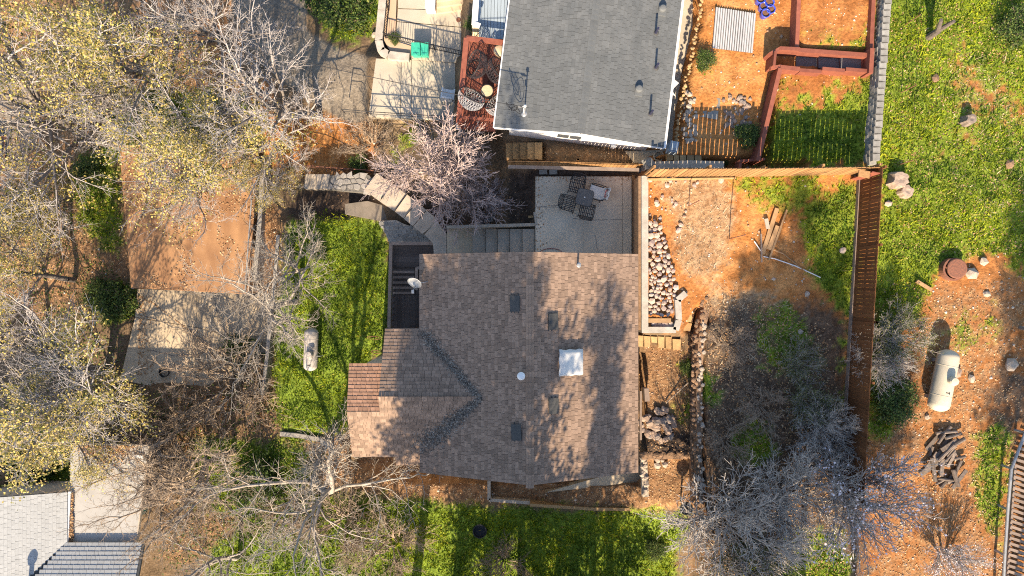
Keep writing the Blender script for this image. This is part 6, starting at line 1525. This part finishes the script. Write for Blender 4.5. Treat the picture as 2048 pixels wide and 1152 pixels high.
# ------------------------------------------------------------------ ground cover
def scatter(Z, n, thr=0.15, seed=0, x=(-27, 22), y=(-15.5, 13.5), noise_amt=.9, Zminus=None):
    r = np.random.default_rng(seed); X = r.uniform(*x, n); Y = r.uniform(*y, n); z = gz(X, Y)
    k = F / (ZC - z); px, py = 1024 + X * k, 576 - Y * k
    w = rsample(Z, px, py)
    if Zminus is not None: w = np.clip(w - rsample(Zminus, px, py), 0, 1)
    w = w * (1 + (fbm(X, Y, 2.6, 31) - .5) * 1.8 * noise_amt) + (fbm(X, Y, 7, 41, 3) - .5) * .5 * (w > .03)
    inframe = (px > -60) & (px < 2110) & (py > -60) & (py < 1212)
    ok = inframe & (r.random(n) < np.clip((w - thr) * 1.6, 0, 1))
    return np.stack([X[ok], Y[ok], z[ok]], 1), r
def blades(name, P, r, w, h, mat, kind='stuff', lean=.9):
    n = len(P); a = r.random(n) * 6.283; b = r.random(n) * 6.283; s = r.uniform(.5, 1.4, n)
    d = np.stack([np.cos(a), np.sin(a), np.zeros(n)], 1) * (w / 2 * s)[:, None]
    s = s * (.45 + 1.5 * fbm(P[:, 0], P[:, 1], 3.3, 61, 3) ** 2.0 * 1.6)
    tl = r.uniform(.1, lean, n) * h * s
    tip = P + np.stack([np.cos(b) * tl, np.sin(b) * tl, h * s * r.uniform(.4, 1, n)], 1)
    v = np.stack([P - d, P + d, tip], 1).reshape(-1, 3)
    return tag(obj(name, mesh_np(name, v, np.arange(3 * n).reshape(n, 3), mat)), kind=kind)
P, r_ = scatter(Z_GREEN, 720000, .25, 1, Zminus=Z_NOGREEN)
blades('grass', P, r_, .055, .09, MAT['grass'], lean=1.4)
tag(bpy.data.objects['grass'], 'bright green grass and clover covering lawns and meadow', 'grass')
P, r_ = scatter(Z_IVY, 110000, .2, 12)
P[:, 2] += .03 + r_.random(len(P)) ** 2 * .45 * fbm(P[:, 0], P[:, 1], 1.6, 71, 2)
tag(obj('ivy', leaves_at('ivy', P, r_, .07, .11, MAT['leaf_green'], .6)), 'dark green ivy and ground cover under the trees', 'ground cover', kind='stuff')
P, r_ = scatter(Z_LITTER, 150000, .2, 2)
P[:, 2] += .015
tag(obj('fallen_leaves', leaves_at('fallen_leaves', P, r_, .05, .085, MAT['leaf_litter'], .35)), 'brown fallen leaves littering the bare ground', 'leaves', kind='stuff')
P, r_ = scatter(Z_STRAW, 160000, .2, 3)
o = blades('dry_grass', P, r_, .018, .14, MAT['straw'], lean=1.6); tag(o, 'dry tan grass and weeds on the orange yard', 'grass')
P, r_ = scatter(np.clip(Z_ORANGE + Z_LITTER, 0, 1), 17000, .2, 4, Zminus=np.clip(Z_GREEN * 1.3 + Z_DUFF_SHADE * .8, 0, 1))
n = len(P); s = r_.gamma(2.0, .011, n) + .008
oc = np.array([(1, 0, 0), (0, 1, 0), (-1, 0, 0), (0, -1, 0), (0, 0, .8), (0, 0, -.5)], float)
a = r_.random(n) * 6.28; ca, sa = np.cos(a), np.sin(a)
v = oc[None] * s[:, None, None] * r_.uniform(.7, 1.3, (n, 6, 1)); v = np.stack([v[..., 0] * ca[:, None] - v[..., 1] * sa[:, None], v[..., 0] * sa[:, None] + v[..., 1] * ca[:, None], v[..., 2]], -1) + P[:, None]
fo = np.array([(0, 1, 4), (1, 2, 4), (2, 3, 4), (3, 0, 4), (1, 0, 5), (2, 1, 5), (3, 2, 5), (0, 3, 5)])
tag(obj('pebbles', mesh_np('pebbles', v.reshape(-1, 3), (fo[None] + np.arange(n)[:, None, None] * 6).reshape(-1, 3), MAT['pebble'])), 'small stones scattered over the orange dirt', 'pebbles', kind='stuff')
P, r_ = scatter(np.clip(Z_GREEN * 0 + Z_MULCH, 0, 1), 9000, .2, 6)
tag(obj('mulch_chips', leaves_at('mulch_chips', P + [0, 0, .02], r_, .04, .07, MAT['leaf_litter'], .3)), 'scattered chips and leaves on the dark mulch', 'mulch', kind='stuff')
